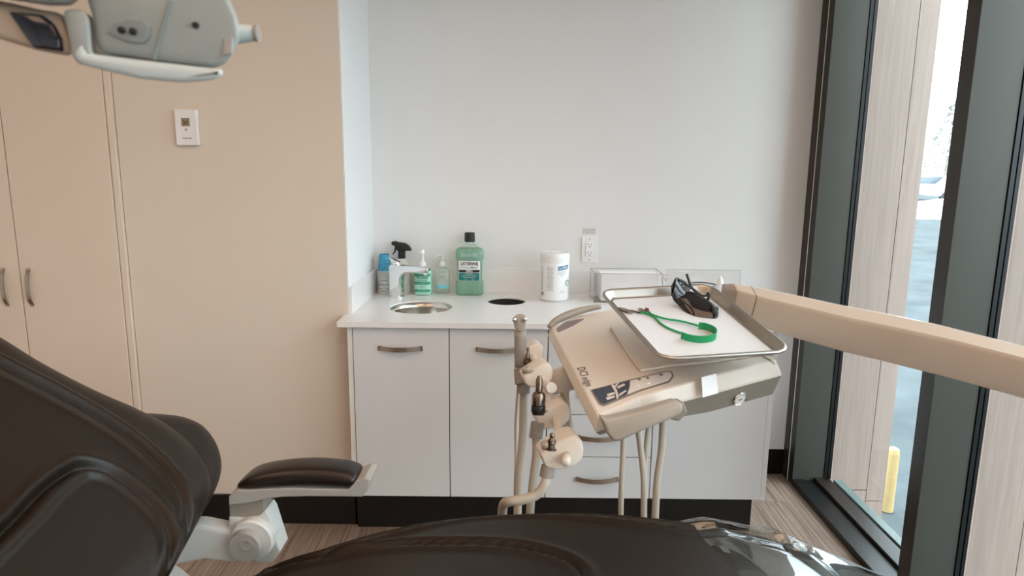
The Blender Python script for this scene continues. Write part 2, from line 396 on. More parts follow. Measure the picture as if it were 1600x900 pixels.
obj('post', lathe(bp_, [(.035, 0), (.035, .36), (.03, .385), (.012, .395)], 20), M_yellow, bt)

# ================================================================== CLOSET (tall cupboard flush with left wall)
cl = thing('tall_cupboard', 'tall cream built-in cupboard with two doors left of the thermostat', 'cupboard', (-1.95, LW, 0))
obj('carcass', box((XL + .02, LW + .005, .13), (-1.508, LW + .58, 2.68)), M_gap, cl)
obj('plinth', box((XL + .02, LW + .02, .001), (-1.508, LW + .05, .129)), M_black, cl)
obj('filler_strip', box((-1.5295, LW - .014, .0), (-1.5065, LW + .004, 2.69), .0008, 1), M_closet, cl)
def cup_handle(x, par):
    pts = [(x, LW - .016, .925), (x, LW - .032, .955), (x, LW - .037, 1.0), (x, LW - .032, 1.045), (x, LW - .016, 1.075)]
    b = NB(); R = []
    for q in spline(pts, 5):
        R.append([q + Vector((sx * .007, sy, 0)) for sx, sy in ((-1, -.0025), (1, -.0025), (1, .0025), (-1, .0025))])
    b = rings(R)
    for z in (.928, 1.072): box((x - .006, LW - .0225, z - .005), (x + .006, LW - .013, z + .005), bm=b)
    obj('handle', b, M_nickel, par)
for (a, b_, hx) in ((-1.9225, -1.5325, -1.889), (-2.318, -1.9265, -1.987), (-2.72, -2.321, -2.686)):
    d = obj('door', box((a, LW - .018, .131), (b_, LW - .0005, 2.66), .0008, 1), M_closet, cl); cup_handle(hx, d)

# ================================================================== BASE CABINET
FY = 2.545; TOPC = .90
cab = thing('base_cabinet', 'white laminate base cabinet with doors and four drawers under the counter', 'cabinet', (.19, 2.85, 0))
obj('carcass', box((-.632, FY + .0195, .175), (1.002, BW - .002, .60)), M_gap, cab)
cf = box((-.632, FY + .0195, .60), (1.002, FY + .05, .874)); box((-.632, BW - .05, .60), (1.002, BW - .002, .874), bm=cf)
box((.16, FY + .05, .60), (.20, BW - .05, .874), bm=cf)
obj('top_rails', cf, M_gap, cab)
obj('plinth', box((-.632, FY + .075, .001), (1.0, FY + .09, .174)), M_black, cab)
obj('plinth_return', box((.94, FY + .092, .001), (.955, BW - .013, .174)), M_black, cab)
obj('side_panel', box((1.004, FY + .002, .175), (1.024, BW - .001, .878), .0008, 1), M_lam, cab)
obj('filler_panel', box((AX + .013, FY + .004, .175), (-.6125, FY + .019, .878), .0008, 1), M_lamedge, cab)
def bow_handle(cx, cz, par, L=.158):
    R = []; h = .009
    for k in range(13):
        t = k / 12 * 2 - 1
        q = Vector((cx + t * L / 2, FY - .006 - .024 * (1 - t * t), cz + .000))
        R.append([q + Vector((0, -.0018, -h)), q + Vector((0, -.0018, h)), q + Vector((0, .0018, h)), q + Vector((0, .0018, -h))])
    b = rings(R)
    for s in (-1, 1): box((cx + s * L / 2 - .006, FY - .008, cz - h), (cx + s * L / 2 + .006, FY, cz + h), bm=b)
    return obj('handle', b, M_nickel, par)
def front(name, x0, x1, z0, z1, hx=None, hz=None):
    o = obj(name, box((x0 + .0018, FY, z0 + .0018), (x1 - .0018, FY + .018, z1 - .0018), .0008, 1), M_lam, cab)
    if hx: bow_handle(hx, hz, o)
    return o
hz = lambda x, y: P(x, y, Y=FY - .02).z
front('door', -.611, -.24, .177, .876, P(624.5, 547, Y=FY - .02).x, hz(624, 546))
front('door', -.24, .141, .177, .876, P(778, 549, Y=FY - .02).x, hz(778, 548))
zs = [.876, .703, .53, .354, .177]
for i in range(4):
    front('drawer', .141, .559, zs[i + 1], zs[i], P(936, 686, Y=FY - .02).x, zs[i] - .092)
front('door', .559, 1.004, .177, .876, .63, .80)
lk = obj('lock_bolt', lathe((.268, FY - .001, .60), [(.003, 0), (.003, -.004)], 8, (0, 1, 0)), M_red, cab)

# countertop with two round holes
SINK = Vector((-.381, 2.805, 0)); SR = .132; WH = Vector((-.024, 2.945, 0)); WR = .083
b = NB(); ed = []
def loop(pts):
    v = [b.verts.new(p) for p in pts]
    for i in range(len(v)): ed.append(b.edges.new((v[i], v[(i + 1) % len(v)])))
CX0, CX1, CY0, CY1 = AX + .001, 1.034, 2.521, BW - .001
loop([(AX - .018, CY0, TOPC), (CX1, CY0, TOPC), (CX1, CY1, TOPC), (CX0, CY1, TOPC), (CX0, LW + .0, TOPC), (CX0, LW - .001, TOPC), (AX - .018, LW - .001, TOPC)])
loop([(SINK.x + SR * math.cos(2 * PI * k / 64), SINK.y + SR * math.sin(2 * PI * k / 64), TOPC) for k in range(64)])
loop([(WH.x + WR * math.cos(2 * PI * k / 64), WH.y + WR * math.sin(2 * PI * k / 64), TOPC) for k in range(64)])
bmesh.ops.triangle_fill(b, use_beauty=True, use_dissolve=False, edges=ed)
for f in b.faces:
    if f.normal.z < 0: f.normal_flip()
r_ = bmesh.ops.extrude_face_region(b, geom=list(b.faces))
bmesh.ops.translate(b, verts=[v for v in r_['geom'] if isinstance(v, bmesh.types.BMVert)], vec=(0, 0, -.021))
bmesh.ops.recalc_face_normals(b, faces=b.faces)
ct = tag(obj('countertop', b, M_quartz, origin=(.19, 2.84, .879)), 'white quartz countertop with round sink and round waste hole', 'countertop')
obj('backsplash', box((AX + .013, BW - .0125, TOPC), (1.034, BW - .0008, TOPC + .108), .001, 1), M_quartz, ct)
obj('side_splash', box((AX + .0008, LW + .003, TOPC), (AX + .0125, BW - .0008, TOPC + .108), .001, 1), M_quartz, ct)
# sink bowl
prof = [(SR - .0005, -.006), (SR - .0035, -.006), (SR - .004, -.03), (SR - .008, -.09), (SR - .03, -.128), (SR - .07, -.142), (.03, -.146), (.022, -.15)]
sk = thing('sink_bowl', 'round stainless steel sink bowl set into the counter below the faucet', 'sink', (SINK.x, SINK.y, TOPC - .15))
obj('bowl', lathe((SINK.x, SINK.y, TOPC), prof, 64, cap=False), M_steel, sk, True)
obj('drain', lathe((SINK.x, SINK.y, TOPC - .1505), [(.03, -.004), (.03, .004), (.024, .006), (.02, .003), (.006, .003)], 32), M_chrome, sk, True)
# waste chute ring
wc = thing('waste_chute', 'round dark waste opening in the counter right of the sink', 'waste hole', (WH.x, WH.y, TOPC - .12))
obj('sleeve', lathe((WH.x, WH.y, TOPC - .0215), [(WR - .0005, .016), (WR - .002, .016), (WR - .003, -.11)], 48, cap=False), M_hole, wc, True)
obj('bin_liner', lathe((WH.x, WH.y, TOPC - .135), [(.001, -.0), (WR - .004, 0), (WR - .003, .02)], 32), M_hole, wc, True)

# ---- faucet
fc = P(627, 462, Z=TOPC); fc = Vector((P(621, 463, Z=TOPC).x, 3.02, TOPC))
fa = thing('faucet', 'chrome single-lever faucet behind the round sink', 'faucet', fc)
D = Vector((.93, -.37, 0)).normalized(); Sd = Vector((-D.y, D.x, 0)); k_ = 3.16 / FPX
def fp(u, z): return fc + D * u + Vector((0, 0, z))
prof = [(-.029, .004), (-.029, .138), (-.022, .147), (.15, .147), (.166, .142), (.168, .130), (.150, .122), (.06, .116), (.038, .108), (.029, .09), (.026, .004)]
bb = prism([fp(u, z) - Sd * .021 for u, z in prof], Sd * .042, .006, 3)
obj('body', bb, M_chrome, fa, .6)
obj('base_ring', lathe(fc, [(.001, .0005), (.036, .0005), (.036, .005), (.03, .008), (.001, .008)], 32), M_chrome, fa, .6)
obj('aerator', lathe(fp(.148, .110), [(.010, 0), (.011, .012)], 20), M_chrome, fa, .6)
lv = prism([fp(u, z) - Sd * .010 for u, z in [(-.02, .152), (.02, .152), (.018, .160), (-.002, .165), (-.018, .174), (-.032, .178), (-.034, .172), (-.024, .167), (-.02, .160)]], Sd * .020, .002, 2)
obj('lever', lv, M_chrome, fa, .6)
obj('cartridge', lathe(fp(0, .146), [(.019, 0), (.02, .006), (.018, .012), (.001, .012)], 24), M_chrome, fa, .6)

# ---- paper cups (upside down, nested)
cc = Vector((P(600.5, 455, Y=3.085).x + .003, 3.085, 0)); N = 18; pitch = .0062; hcup = .0785
def cup_profile(z0): 
    return [(.0308, z0), (.0318, z0 + .0008), (.0318, z0 + .0030), (.0305, z0 + .0036), (.0228, z0 + hcup - .001), (.0222, z0 + hcup), (.0208, z0 + hcup), (.0208, z0 + hcup - .005), (.0218, z0 + hcup - .0075), (.0295, z0 + .003)]
first = None
ORD = 'first second third fourth fifth sixth seventh eighth ninth tenth eleventh twelfth thirteenth fourteenth fifteenth sixteenth seventeenth eighteenth'.split()
for i in range(N):
    z0 = TOPC + .0005 + i * pitch
    if first is None:
        t = thing('paper_cup', 'upturned paper cup at the very bottom of the stack beside the faucet', 'cup', (cc.x, cc.y, z0), 'nested paper cups')
        obj('cup_wall', lathe((cc.x, cc.y, 0), [(.0300, z0 + .0008), (.0303, z0 + .0036), (.0222, z0 + hcup), (.0208, z0 + hcup), (.0208, z0 + hcup - .005), (.0295, z0 + .003)], 32), M_cupin, t, .7)
        obj('rim', lathe((cc.x, cc.y, 0), [(.0303, z0), (.0318, z0 + .0007), (.0318, z0 + .0030), (.0306, z0 + .0036), (.0297, z0 + .002)], 32), M_cupwhite, t, .7)
        first = t
    else:
        t = first.copy(); COL.objects.link(t); t['label'] = 'upturned paper cup, %s rim counted from the bottom of the stack beside the faucet' % ORD[i]; t.location = (cc.x + random.uniform(-.0006, .0006), cc.y, z0)
        for ch in first.children: c2 = ch.copy(); COL.objects.link(c2); c2.parent = t
        if i == N - 1:
            t['label'] = 'topmost upturned blue paper cup, its printed side in full view'
            del t['group']
            for c2 in t.children:
                if c2.name.startswith('cup_wall'): me = c2.data.copy(); me.materials[0] = M_cupblue; c2.data = me
            zt = z0 + .035
            for (a0, ww, hh, mm) in ((-.35, .010, .010, M_paper), (-.05, .009, .012, M_red), (-.05, .004, .012, M_lblblue)):
                g = grid(ww, hh, 6, 2)
                for v in g.verts:
                    z = zt + v.co.y; r = .0306 - (z - z0) * .0103 / .075 + .0004 + (.0003 if mm is M_lblblue else 0); a = a0 + v.co.x / r
                    v.co = Vector((cc.x + r * math.sin(a), cc.y - r * math.cos(a), z))
                bpy.context.view_layer.update()
                obj('printed_badge', g, mm, t)
# ---- spray bottle
sc = Vector((P(628, 458, Y=3.1).x + .002, 3.105, TOPC))
sp = thing('spray_bottle', 'clear spray bottle with black trigger head behind the faucet', 'bottle', sc)
obj('bottle_body', lathe(sc, [(.034, .001), (.04, .004), (.0405, .11), (.038, .13), (.026, .152), (.016, .163), (.0145, .172)], 40), M_spraybot, sp, True)
obj('collar', lathe(sc, [(.0165, .164), (.0175, .166), (.0165, .194), (.014, .196)], 28), M_blackp, sp, .6)
def sq(u, z): return Vector((sc.x + u, sc.y - .014, TOPC + z))
obj('trigger_head', prism([sq(u, z) for u, z in [(-.045, .240), (-.045, .226), (-.032, .223), (-.026, .21), (-.017, .196), (.017, .194), (.02, .2), (.045, .199), (.046, .206), (.036, .222), (.018, .234), (-.01, .238), (-.03, .243)]], (0, .028, 0), .004, 2), M_blackp, sp, .6)
obj('trigger', prism([sq(u, z) + Vector((0, .006, 0)) for u, z in [(-.031, .224), (-.022, .222), (-.024, .205), (-.03, .190), (-.042, .178), (-.043, .182), (-.035, .195), (-.031, .21)]], (0, .014, 0), .002, 1), M_blackp, sp)
obj('dip_tube', tube([sc + Vector((0, 0, .17)), sc + Vector((.004, 0, .08)), sc + Vector((.012, 0, .008))], .002, 8), M_whitesoft, sp)

# ---- green soap pump bottle
gc = Vector((P(661, 459, Y=3.08).x, 3.085, TOPC))
gp = thing('soap_pump_bottle', 'pale green pump bottle with striped label right of the faucet', 'bottle', gc)
R_ = [superring(gc.x, gc.y, TOPC + z, a, b_, e) for z, a, b_, e in [(.001, .034, .026, 3), (.005, .039, .030, 3), (.105, .0395, .0305, 3), (.116, .037, .028, 2.6), (.122, .02, .018, 2.2), (.13, .0135, .0135, 2)]]
obj('bottle_body', rings(R_), M_aqua, gp, .8)
pump = lathe(gc, [(.016, .124), (.0165, .142), (.013, .150), (.0065, .154), (.0055, .17), (.004, .172), (.004, .198)], 24)
tube([gc + Vector((0, 0, .190)), gc + Vector((-.004, -.012, .198)), gc + Vector((-.008, -.03, .192))], .0045, 10, bm=pump)
lathe(gc, [(.007, .188), (.008, .2), (.006, .206), (.001, .207)], 16, bm=pump)
obj('pump', pump, M_whitesoft, gp, .8)
def on_super(b, c, hx, hy, e, z, lift=.0004, squash=1):
    for v in b.verts:
        x = max(-.985, min(.985, v.co.x * squash / hx)); y = -(1 - abs(x) ** e) ** (1 / e)
        v.co = Vector((c.x + x * (hx + lift), c.y + y * (hy + lift), z + v.co.y))
    return b
def gband(w_, h_, z, m, name, lift=.0004, hx=.0395, hy=.0305, c=gc, par=gp, x0=0):
    g = grid(w_, h_, 16, 1)
    for v in g.verts: v.co.x += x0
    return obj(name, on_super(g, c, hx, hy, 3, TOPC + z, lift), m, par)
gband(.076, .012, .094, M_tealmid, 'label_band', .0003); gband(.072, .013, .057, M_tealmid, 'label_band'); gband(.07, .012, .022, M_tealmid, 'label_band')
obj('lettering', on_super(text_bm('Virobex', .0165, .012), gc, .0395, .0305, 3, TOPC + .083, .0008), M_ink, gp)
obj('lettering', on_super(text_bm('antiseptic hand', .0075, .01), gc, .0395, .0305, 3, TOPC + .071, .0008), M_tealdk, gp)
for zz, s_ in ((.057, 'cleansing lotion'), (.040, '800 mL'), (.022, 'for hand washing')):
    obj('lettering', on_super(text_bm(s_, .006, .005), gc, .0395, .0305, 3, TOPC + zz, .0009), M_ink if zz == .04 else M_aqua, gp)
# ---- hand sanitizer
hc = Vector((P(691.5, 457, Y=3.11).x, 3.11, TOPC))
hp = thing('hand_sanitizer_bottle', 'small clear sanitizer pump bottle between green pump bottle and mouthwash', 'bottle', hc)
R_ = [superring(hc.x, hc.y, TOPC + z, a, b_, e) for z, a, b_, e in [(.001, .030, .02, 4), (.004, .0335, .023, 4), (.108, .0335, .023, 4), (.118, .030, .02, 3), (.126, .016, .014, 2.2), (.132, .0125, .0125, 2)]]
obj('bottle_body', rings(R_), M_gel, hp, .8)
pump = lathe(hc, [(.0135, .128), (.0145, .13), (.0135, .146), (.010, .15), (.0055, .152), (.0055, .166), (.0075, .168), (.0075, .18), (.001, .182)], 24)
tube([hc + Vector((0, 0, .175)), hc + Vector((-.014, -.004, .178)), hc + Vector((-.030, -.008, .171))], .0032, 8, bm=pump)
obj('pump', pump, mat('translucent_white_pump', (222, 224, 222), .3), hp, .8)
gb = lambda w_, h_, z, m, nm, x0=0, lift=.0004: gband(w_, h_, z, m, nm, lift, .0335, .023, hc, hp, x0)
gb(.038, .05, .07, M_whitesoft and thin('label_film', (250, 250, 250), 0, .3, body=.3), 'label'); gb(.056, .016, .036, M_cyan, 'label_wash')
obj('lettering', on_super(text_bm('PURELL', .0095, .02), hc, .0335, .023, 4, TOPC + .083, .0008), M_magenta, hp)
obj('lettering', on_super(text_bm('ADVANCED', .005, .01), hc, .0335, .023, 4, TOPC + .072, .0008), M_ink2, hp)
obj('lettering', on_super(text_bm('hand sanitizer', .0042, .01), hc, .0335, .023, 4, TOPC + .065, .0008), M_ink2, hp)
obj('lettering', on_super(text_bm('236 mL', .004, .01), hc, .0335, .023, 4, TOPC + .017, .0008), M_ink2, hp)

# ---- mouthwash
mc = Vector((P(734, 458, Y=3.10).x, 3.10, TOPC))
mw = thing('mouthwash_bottle', 'large green mouthwash bottle with black cap and white-and-teal label', 'bottle', mc)
rs = [(.001, .055, .034), (.004, .062, .038), (.012, .064, .04), (.055, .064, .04), (.064, .061, .037), (.069, .057, .0345), (.158, .057, .0345), (.163, .061, .037), (.172, .064, .04), (.205, .063, .039), (.214, .056, .034), (.222, .042, .028), (.232, .025, .021), (.238, .019, .019), (.25, .019, .019)]
R_ = [superring(mc.x, mc.y, TOPC + z, a, b_, 4 if z < .21 else (3 if z < .225 else 2)) for z, a, b_ in rs]
obj('bottle_body', rings(R_[:11]), M_mint, mw, .9)
lab(obj('bottle_shoulder', rings(R_[10:]), M_gel, mw, .9), 'clear empty shoulder and neck')
cp = [( .0225, .244), (.0235, .247), (.0225, .283), (.021, .2865), (.001, .287)]
capb = NB(); 
R_ = [[Vector((mc.x + r * (1 + (.02 if k % 2 and r > .022 else 0)) * math.cos(2 * PI * k / 64), mc.y + r * (1 + (.02 if k % 2 and r > .022 else 0)) * math.sin(2 * PI * k / 64), TOPC + z)) for k in range(64)] for r, z in cp]
obj('cap', rings(R_), M_blackp, mw)
def mlab(w_, h_, z, m, nm, lift=.0006, x0=0, hx=.057, hy=.0345):
    g = grid(w_, h_, 24, 1)
    for v in g.verts: v.co.x += x0
    return obj(nm, on_super(g, mc, hx, hy, 4, TOPC + z, lift), m, mw)
mlab(.097, .092, .114, M_paper, 'label'); mlab(.093, .012, .113, M_blackp, 'label_stripe', .001); mlab(.093, .036, .087, M_tealdk, 'label_band', .001)
mlab(.075, .016, .187, thin('upper_label_film', (240, 246, 242), .2, .3, body=.45, bodycol='dfeee8'), 'upper_label', .0008, 0, .0635, .0395)
def mtx(s, size, z, m, bold=.02, lift=.0016, squash=1, hx=.057, hy=.0345):
    obj('lettering', on_super(text_bm(s, size, bold), mc, hx, hy, 4, TOPC + z, lift, squash), m, mw)
mtx('LISTERINE', .0195, .1465, M_blackp, .028, squash=.90); mtx('COOL MINT', .0142, .129, M_tealdk, .004, squash=1.0)
mtx('ZERO', .0115, .113, M_paper, .03); mtx('less intense', .007, .100, M_paper, .01); mtx('alcohol free mouthwash', .0065, .092, M_paper, .01); mtx('kills bad breath germs', .0055, .084, M_paper, .01); mtx('1.5 L            rinse', .006, .074, M_paper, .01)
mtx('fights plaque', .006, .191, M_tealdk, .01, squash=1.2, hx=.0635, hy=.0395); mtx('freshens your breath', .006, .183, M_tealdk, .01, hx=.0635, hy=.0395)

# ---- wipes canister
wcn = Vector((P(865.5, 470, Y=2.99).x, 3.0, TOPC)); rC = .0655
wp = thing('wipes_canister', 'white disinfectant wipes canister with blue banner label below the outlet', 'canister', wcn)
obj('body', lathe(wcn, [(.058, .001), (.0635, .006), (rC - .0005, .012), (rC - .0005, .168), (.063, .172)], 56), M_whitesoft, wp, .6)
obj('lid', lathe(wcn, [(.064, .172), (.066, .173), (.066, .186), (.064, .1875), (.0655, .189), (.0655, .204), (.062, .211), (.056, .2135), (.052, .211), (.001, .211)], 56), M_white, wp, .5)
obj('lid_tab', box((wcn.x - .014, wcn.y - .03, TOPC + .211), (wcn.x + .018, wcn.y + .02, TOPC + .2145), .002), M_white, wp)
def cylp(w_, h_, a0, z, m, nm, lift=.0004, skew=0):
    g = grid(w_, h_, 20, 1)
    for v in g.verts: v.co.y += v.co.x * skew
    return obj(nm, wrap_cyl(g, wcn, rC + lift, a0, TOPC + z), m, wp)
def cylt(s, size, a0, z, m, bold=.01, squash=1, lift=.001):
    obj('lettering', wrap_cyl(text_bm(s, size, bold), wcn, rC + lift, a0, TOPC + z, squash), m, wp)
for k in range(16): cylt(('disinfectant wipes mode d emploi', 'directions for use wipe surface', 'kills bacteria and viruses')[k % 3], .0058, -.33, .152 - k * .0068, M_ink2, .01, .40)
for k in range(15): cylt(('lingettes', 'precaution', 'keep closed')[k % 3], .0058, -1.0, .152 - k * .0068, M_ink2, .01, .55)
cylp(.058, .018, .62, .151, M_lblblue, 'blue_banner', .0004, .1); 
b = text_bm('CaviWipes', .0135, .012)
for v in b.verts: v.co.y += v.co.x * .1
obj('lettering', wrap_cyl(b, wcn, rC + .001, .60, TOPC + .151, .9), M_paper, wp)
cylp(.006, .012, .66, .152, M_orange, 'banner_spot', .0008)
for zz, s_ in ((.134, 'surface disinfectant'), (.126, 'decontaminant cleaner'), (.118, 'towelettes'), (.048, '160 wipes'), (.040, 'lot 15 x 17 cm')): cylt(s_, .006, .5, zz, M_ink2, .01, .8)
b = NB()
for k in range(28):
    a, c_ = 2 * PI * k / 28, 2 * PI * (k + 1) / 28
    b.faces.new([b.verts.new((math.cos(q) * r * 1.2, math.sin(q) * r, 0)) for q, r in ((a, .010), (c_, .010), (c_, .0135), (a, .0135))])
obj('oval_badge', wrap_cyl(b, wcn, rC + .0008, 1.0, TOPC + .082), M_green, wp)
cylt('3 min', .007, 1.0, .082, M_orange, .02)
for k in range(9): cylp(.0012 if k % 2 else .0008, .016, -1.12 + k * .036, .034, M_ink, 'barcode_bar')

# ---- outlet and its printed label, on back wall
oc = P(921, 389.5, Y=BW)
ot = thing('wall_outlet', 'white double outlet plate on the back wall above the counter', 'outlet', (oc.x, BW, oc.z - .06))
obj('plate', box((oc.x - .037, BW - .006, oc.z - .062), (oc.x + .037, BW - .0003, oc.z + .062), .003), M_white, ot)
rc = obj('receptacle', box((oc.x - .0168, BW - .010, oc.z - .034), (oc.x + .0168, BW - .0055, oc.z + .034), .001), M_whitesoft, ot)
for s in (-1, 1):
    zc_ = oc.z + s * .0195
    hb = box((oc.x - .0085, BW - .0104, zc_), (oc.x - .0062, BW - .0098, zc_ + .010)); box((oc.x + .0062, BW - .0104, zc_ + .001), (oc.x + .0082, BW - .0098, zc_ + .009), bm=hb)
    lathe((oc.x, BW - .0098, zc_ - .006), [(.0028, 0), (.0028, -.0006)], 12, (0, 1, 0), bm=hb)
    obj('socket_slots', hb, M_hole, rc)
for s in (-1, 1): obj('screw', lathe((oc.x, BW - .0058, oc.z + s * .049), [(.003, 0), (.003, -.001), (.001, -.0014)], 12, (0, 1, 0)), M_grey, ot)
obj('test_light', lathe((oc.x + .012, BW - .0098, oc.z + .001), [(.0015, 0), (.0015, -.0006)], 8, (0, 1, 0)), M_ink2, rc)
lc = P(920.5, 361, Y=BW)
lt = thing('printed_sticker', 'small clear printed sticker on the wall just above the outlet', 'sticker', (lc.x, BW, lc.z - .016))
obj('film', box((lc.x - .029, BW - .0012, lc.z - .0145), (lc.x + .029, BW - .0003, lc.z + .0145)), mat('sticker_film', (222, 219, 215), .4), lt)
fr_ = box((lc.x - .027, BW - .0015, lc.z - .0125), (lc.x + .027, BW - .0012, lc.z - .0119)); box((lc.x - .027, BW - .0015, lc.z + .0119), (lc.x + .027, BW - .0012, lc.z + .0125), bm=fr_)
box((lc.x - .027, BW - .0015, lc.z - .0125), (lc.x - .0264, BW - .0012, lc.z + .0125), bm=fr_); box((lc.x + .0264, BW - .0015, lc.z - .0125), (lc.x + .027, BW - .0012, lc.z + .0125), bm=fr_)
obj('printed_frame', fr_, M_ink2, lt)
text_flat('LOW VOLTAGE', .0075, (lc.x, BW - .0013, lc.z + .004), (1, 0, 0), (0, 0, 1), M_ink2, lt); text_flat('CIRCUIT 24', .0075, (lc.x, BW - .0013, lc.z - .005), (1, 0, 0), (0, 0, 1), M_ink2, lt)

# ---- thermostat on left wall
tcn = P(294.5, 199.5, Y=LW)
th = thing('thermostat', 'white wall thermostat reading 20 on the left wall', 'thermostat', (tcn.x, LW, tcn.z - .066))
hw, hh = .041, .066
obj('housing', box((tcn.x - hw, LW - .021, tcn.z - hh), (tcn.x + hw, LW - .0003, tcn.z + hh), .003, 2), M_white, th)
obj('side_cap', box((tcn.x + hw - .009, LW - .0225, tcn.z - hh + .001), (tcn.x + hw + .0005, LW - .006, tcn.z + hh - .001), .001), M_white, th)
dsp = obj('display_bezel', box((tcn.x - .0155, LW - .0222, tcn.z + .004), (tcn.x + .0155, LW - .0208, tcn.z + .034)), M_ink2, th)
obj('display', box((tcn.x - .0135, LW - .0226, tcn.z + .005), (tcn.x + .0135, LW - .022, tcn.z + .030)), M_lcd, dsp)
text_flat('20', .020, (tcn.x, LW - .0227, tcn.z + .017), (1, 0, 0), (0, 0, 1), M_hole, th, bold=.02)
for k in (-1, 0, 1): obj('button', box((tcn.x + k * .012 - .004, LW - .0222, tcn.z - .012), (tcn.x + k * .012 + .004, LW - .0208, tcn.z - .004), .0008, 1), M_armgrey if k == 0 else M_white, th)
text_flat('PROFLAME', .0068, (tcn.x + .002, LW - .0211, tcn.z - .040), (1, 0, 0), (0, 0, 1), M_ink, th, bold=.02)

# ---- acrylic holder with paper, wire clip, clear panel, clear bottle with white cap (on counter, behind tray)
ax0, ax1 = P(928, 440, Y=2.95).x, P(1034, 440, Y=2.95).x
ac = thing('acrylic_holder', 'clear acrylic box holding folded paper towels behind the steel tray', 'box', ((ax0 + ax1) / 2, 2.98, TOPC))
za, zb_ = TOPC + .0005, P(980, 428, Y=2.93).z; t_ = .003
s = box((ax0, 2.93, za), (ax1, 2.93 + t_, zb_)); box((ax0, 3.08, za), (ax1, 3.083, zb_), bm=s); box((ax0, 2.934, za), (ax0 + t_, 3.079, zb_), bm=s); box((ax1 - t_, 2.934, za), (ax1, 3.079, zb_), bm=s); box((ax0, 2.934, za), (ax1, 3.079, za + t_), bm=s)
obj('walls', s, M_acryl, ac)
s = NB()
for A_, B_ in (((ax0, 2.93), (ax1, 2.93)), ((ax0, 2.93), (ax0, 3.083)), ((ax0, 3.083), (ax1, 3.083)), ((ax1, 2.93), (ax1, 3.083))):
    tube([(A_[0], A_[1], zb_), (B_[0], B_[1], zb_)], .0016, 6, 1, bm=s)
for q in ((ax0, 2.93), (ax1, 2.93), (ax0, 3.083)): tube([(q[0], q[1], za), (q[0], q[1], zb_)], .0013, 6, 1, bm=s)
tube([(ax0, 2.93, za + .002), (ax0 + .08, 2.93, za + .002)], .0013, 6, 1, bm=s)
obj('edges', s, M_acredge, ac)
pt = thing('paper_towel_stack', 'stack of folded white paper towels inside the acrylic box', 'paper towels', (ax0 + .16, 3.0, za + .004), 'folded towels')
del pt['group']
for k in range(9): obj('sheet', box((ax0 + .03, 2.942 + k * .0145, za + .004), (ax1 - .012, 2.942 + k * .0145 + .0138, zb_ - .004 - .002 * (k % 3)), .003, 1), M_paper, pt)
cx_ = P(1034, 430, Y=2.93)
tag(obj('wire_clip', (lambda s: (tube([cx_ + Vector((-.008, -.006, .012)), cx_ + Vector((.006, -.01, .004)), cx_ + Vector((.028, -.012, .004))], .0016, 6, bm=s), tube([cx_ + Vector((.0, -.01, .01)), cx_ + Vector((.008, -.012, -.008)), cx_ + Vector((.016, -.012, -.022)), cx_ + Vector((.02, -.01, -.008))], .0016, 6, bm=s), s)[-1])(NB()), M_steel, origin=cx_), 'bent wire clip on the right corner of the acrylic box', 'clip')
px0, px1 = P(1040, 440, Y=3.11).x, P(1157, 440, Y=3.11).x
pn = thing('splash_screen', 'clear flat acrylic sheet leaning on the backsplash behind the glasses', 'panel', ((px0 + px1) / 2, 3.12, TOPC))
zt = P(1100, 422, Y=3.11).z
obj('sheet', box((px0, 3.118, TOPC + .0005), (px1 - .001, 3.121, zt - .001)), M_acryl, pn)
s = tube([(px0, 3.118, zt), (px1, 3.118, zt), (px1, 3.118, TOPC + .003)], .0012, 6, 1); obj('edge', s, M_armgrey, pn)
jc = Vector((P(1098, 470, Y=2.9).x, 2.92, TOPC))
jr = thing('clear_jar', 'low clear jar with thin dark rim behind the dark glasses', 'jar', jc)
zj = P(1098, 445, Y=2.92).z - TOPC
obj('jar_body', lathe(jc, [(.05, .001), (.057, .006), (.058, zj)], 36), M_clear, jr, .6); obj('rim', lathe(jc, [(.0585, zj - .002), (.060, zj - .001), (.060, zj + .002), (.0585, zj + .003)], 36, cap=False), M_ink2, jr, True)
bc = Vector((P(1124, 460, Y=2.84).x, 2.84, TOPC)); zt = P(1124, 432, Y=2.84).z - TOPC
bo = thing('squeeze_bottle', 'small translucent bottle with pointed white cap beside the support arm', 'bottle', bc)
obj('bottle_body', lathe(bc, [(.018, .001), (.021, .004), (.021, zt - .05), (.015, zt - .035)], 28), mat('frosted_bottle', (226, 232, 236), .3), bo, .7)
obj('cap', lathe(bc, [(.014, zt - .036), (.0145, zt - .03), (.010, zt - .012), (.006, zt - .003), (.002, zt)], 24), M_whitesoft, bo, .7)

# ================================================================== DENTAL CHAIR
def pip(pt, poly):
    x, y = pt; r = False; j = len(poly) - 1
    for i in range(len(poly)):
        xi, yi = poly[i]; xj, yj = poly[j]
        if (yi > y) != (yj > y) and x < (xj - xi) * (y - yi) / (yj - yi) + xi: r = not r
        j = i
    return r
def dseg(p, a, b):
    vx, vy = b[0] - a[0], b[1] - a[1]; L = vx * vx + vy * vy
    t = 0 if L == 0 else max(0, min(1, ((p[0] - a[0]) * vx + (p[1] - a[1]) * vy) / L))
    return math.hypot(p[0] - a[0] - t * vx, p[1] - a[1] - t * vy)
def dpoly(p, pl, closed=False):
    n = len(pl); return min(dseg(p, pl[i], pl[(i + 1) % n]) for i in range(n if closed else n - 1))
def dmany(pts, pl, closed=False):
    p = np.asarray(pts, float)[:, None, :]; a = np.asarray(pl, float); b = np.roll(a, -1, 0)
    if not closed: a, b = a[:-1], b[:-1]
    v = b - a; L = (v * v).sum(1) + 1e-12; out = []
    for k in range(0, len(pts), 20000):
        q = p[k:k + 20000] - a[None]; t = np.clip((q * v[None]).sum(2) / L, 0, 1); out.append(np.sqrt(((q - t[..., None] * v[None]) ** 2).sum(2)).min(1))
    return np.concatenate(out)
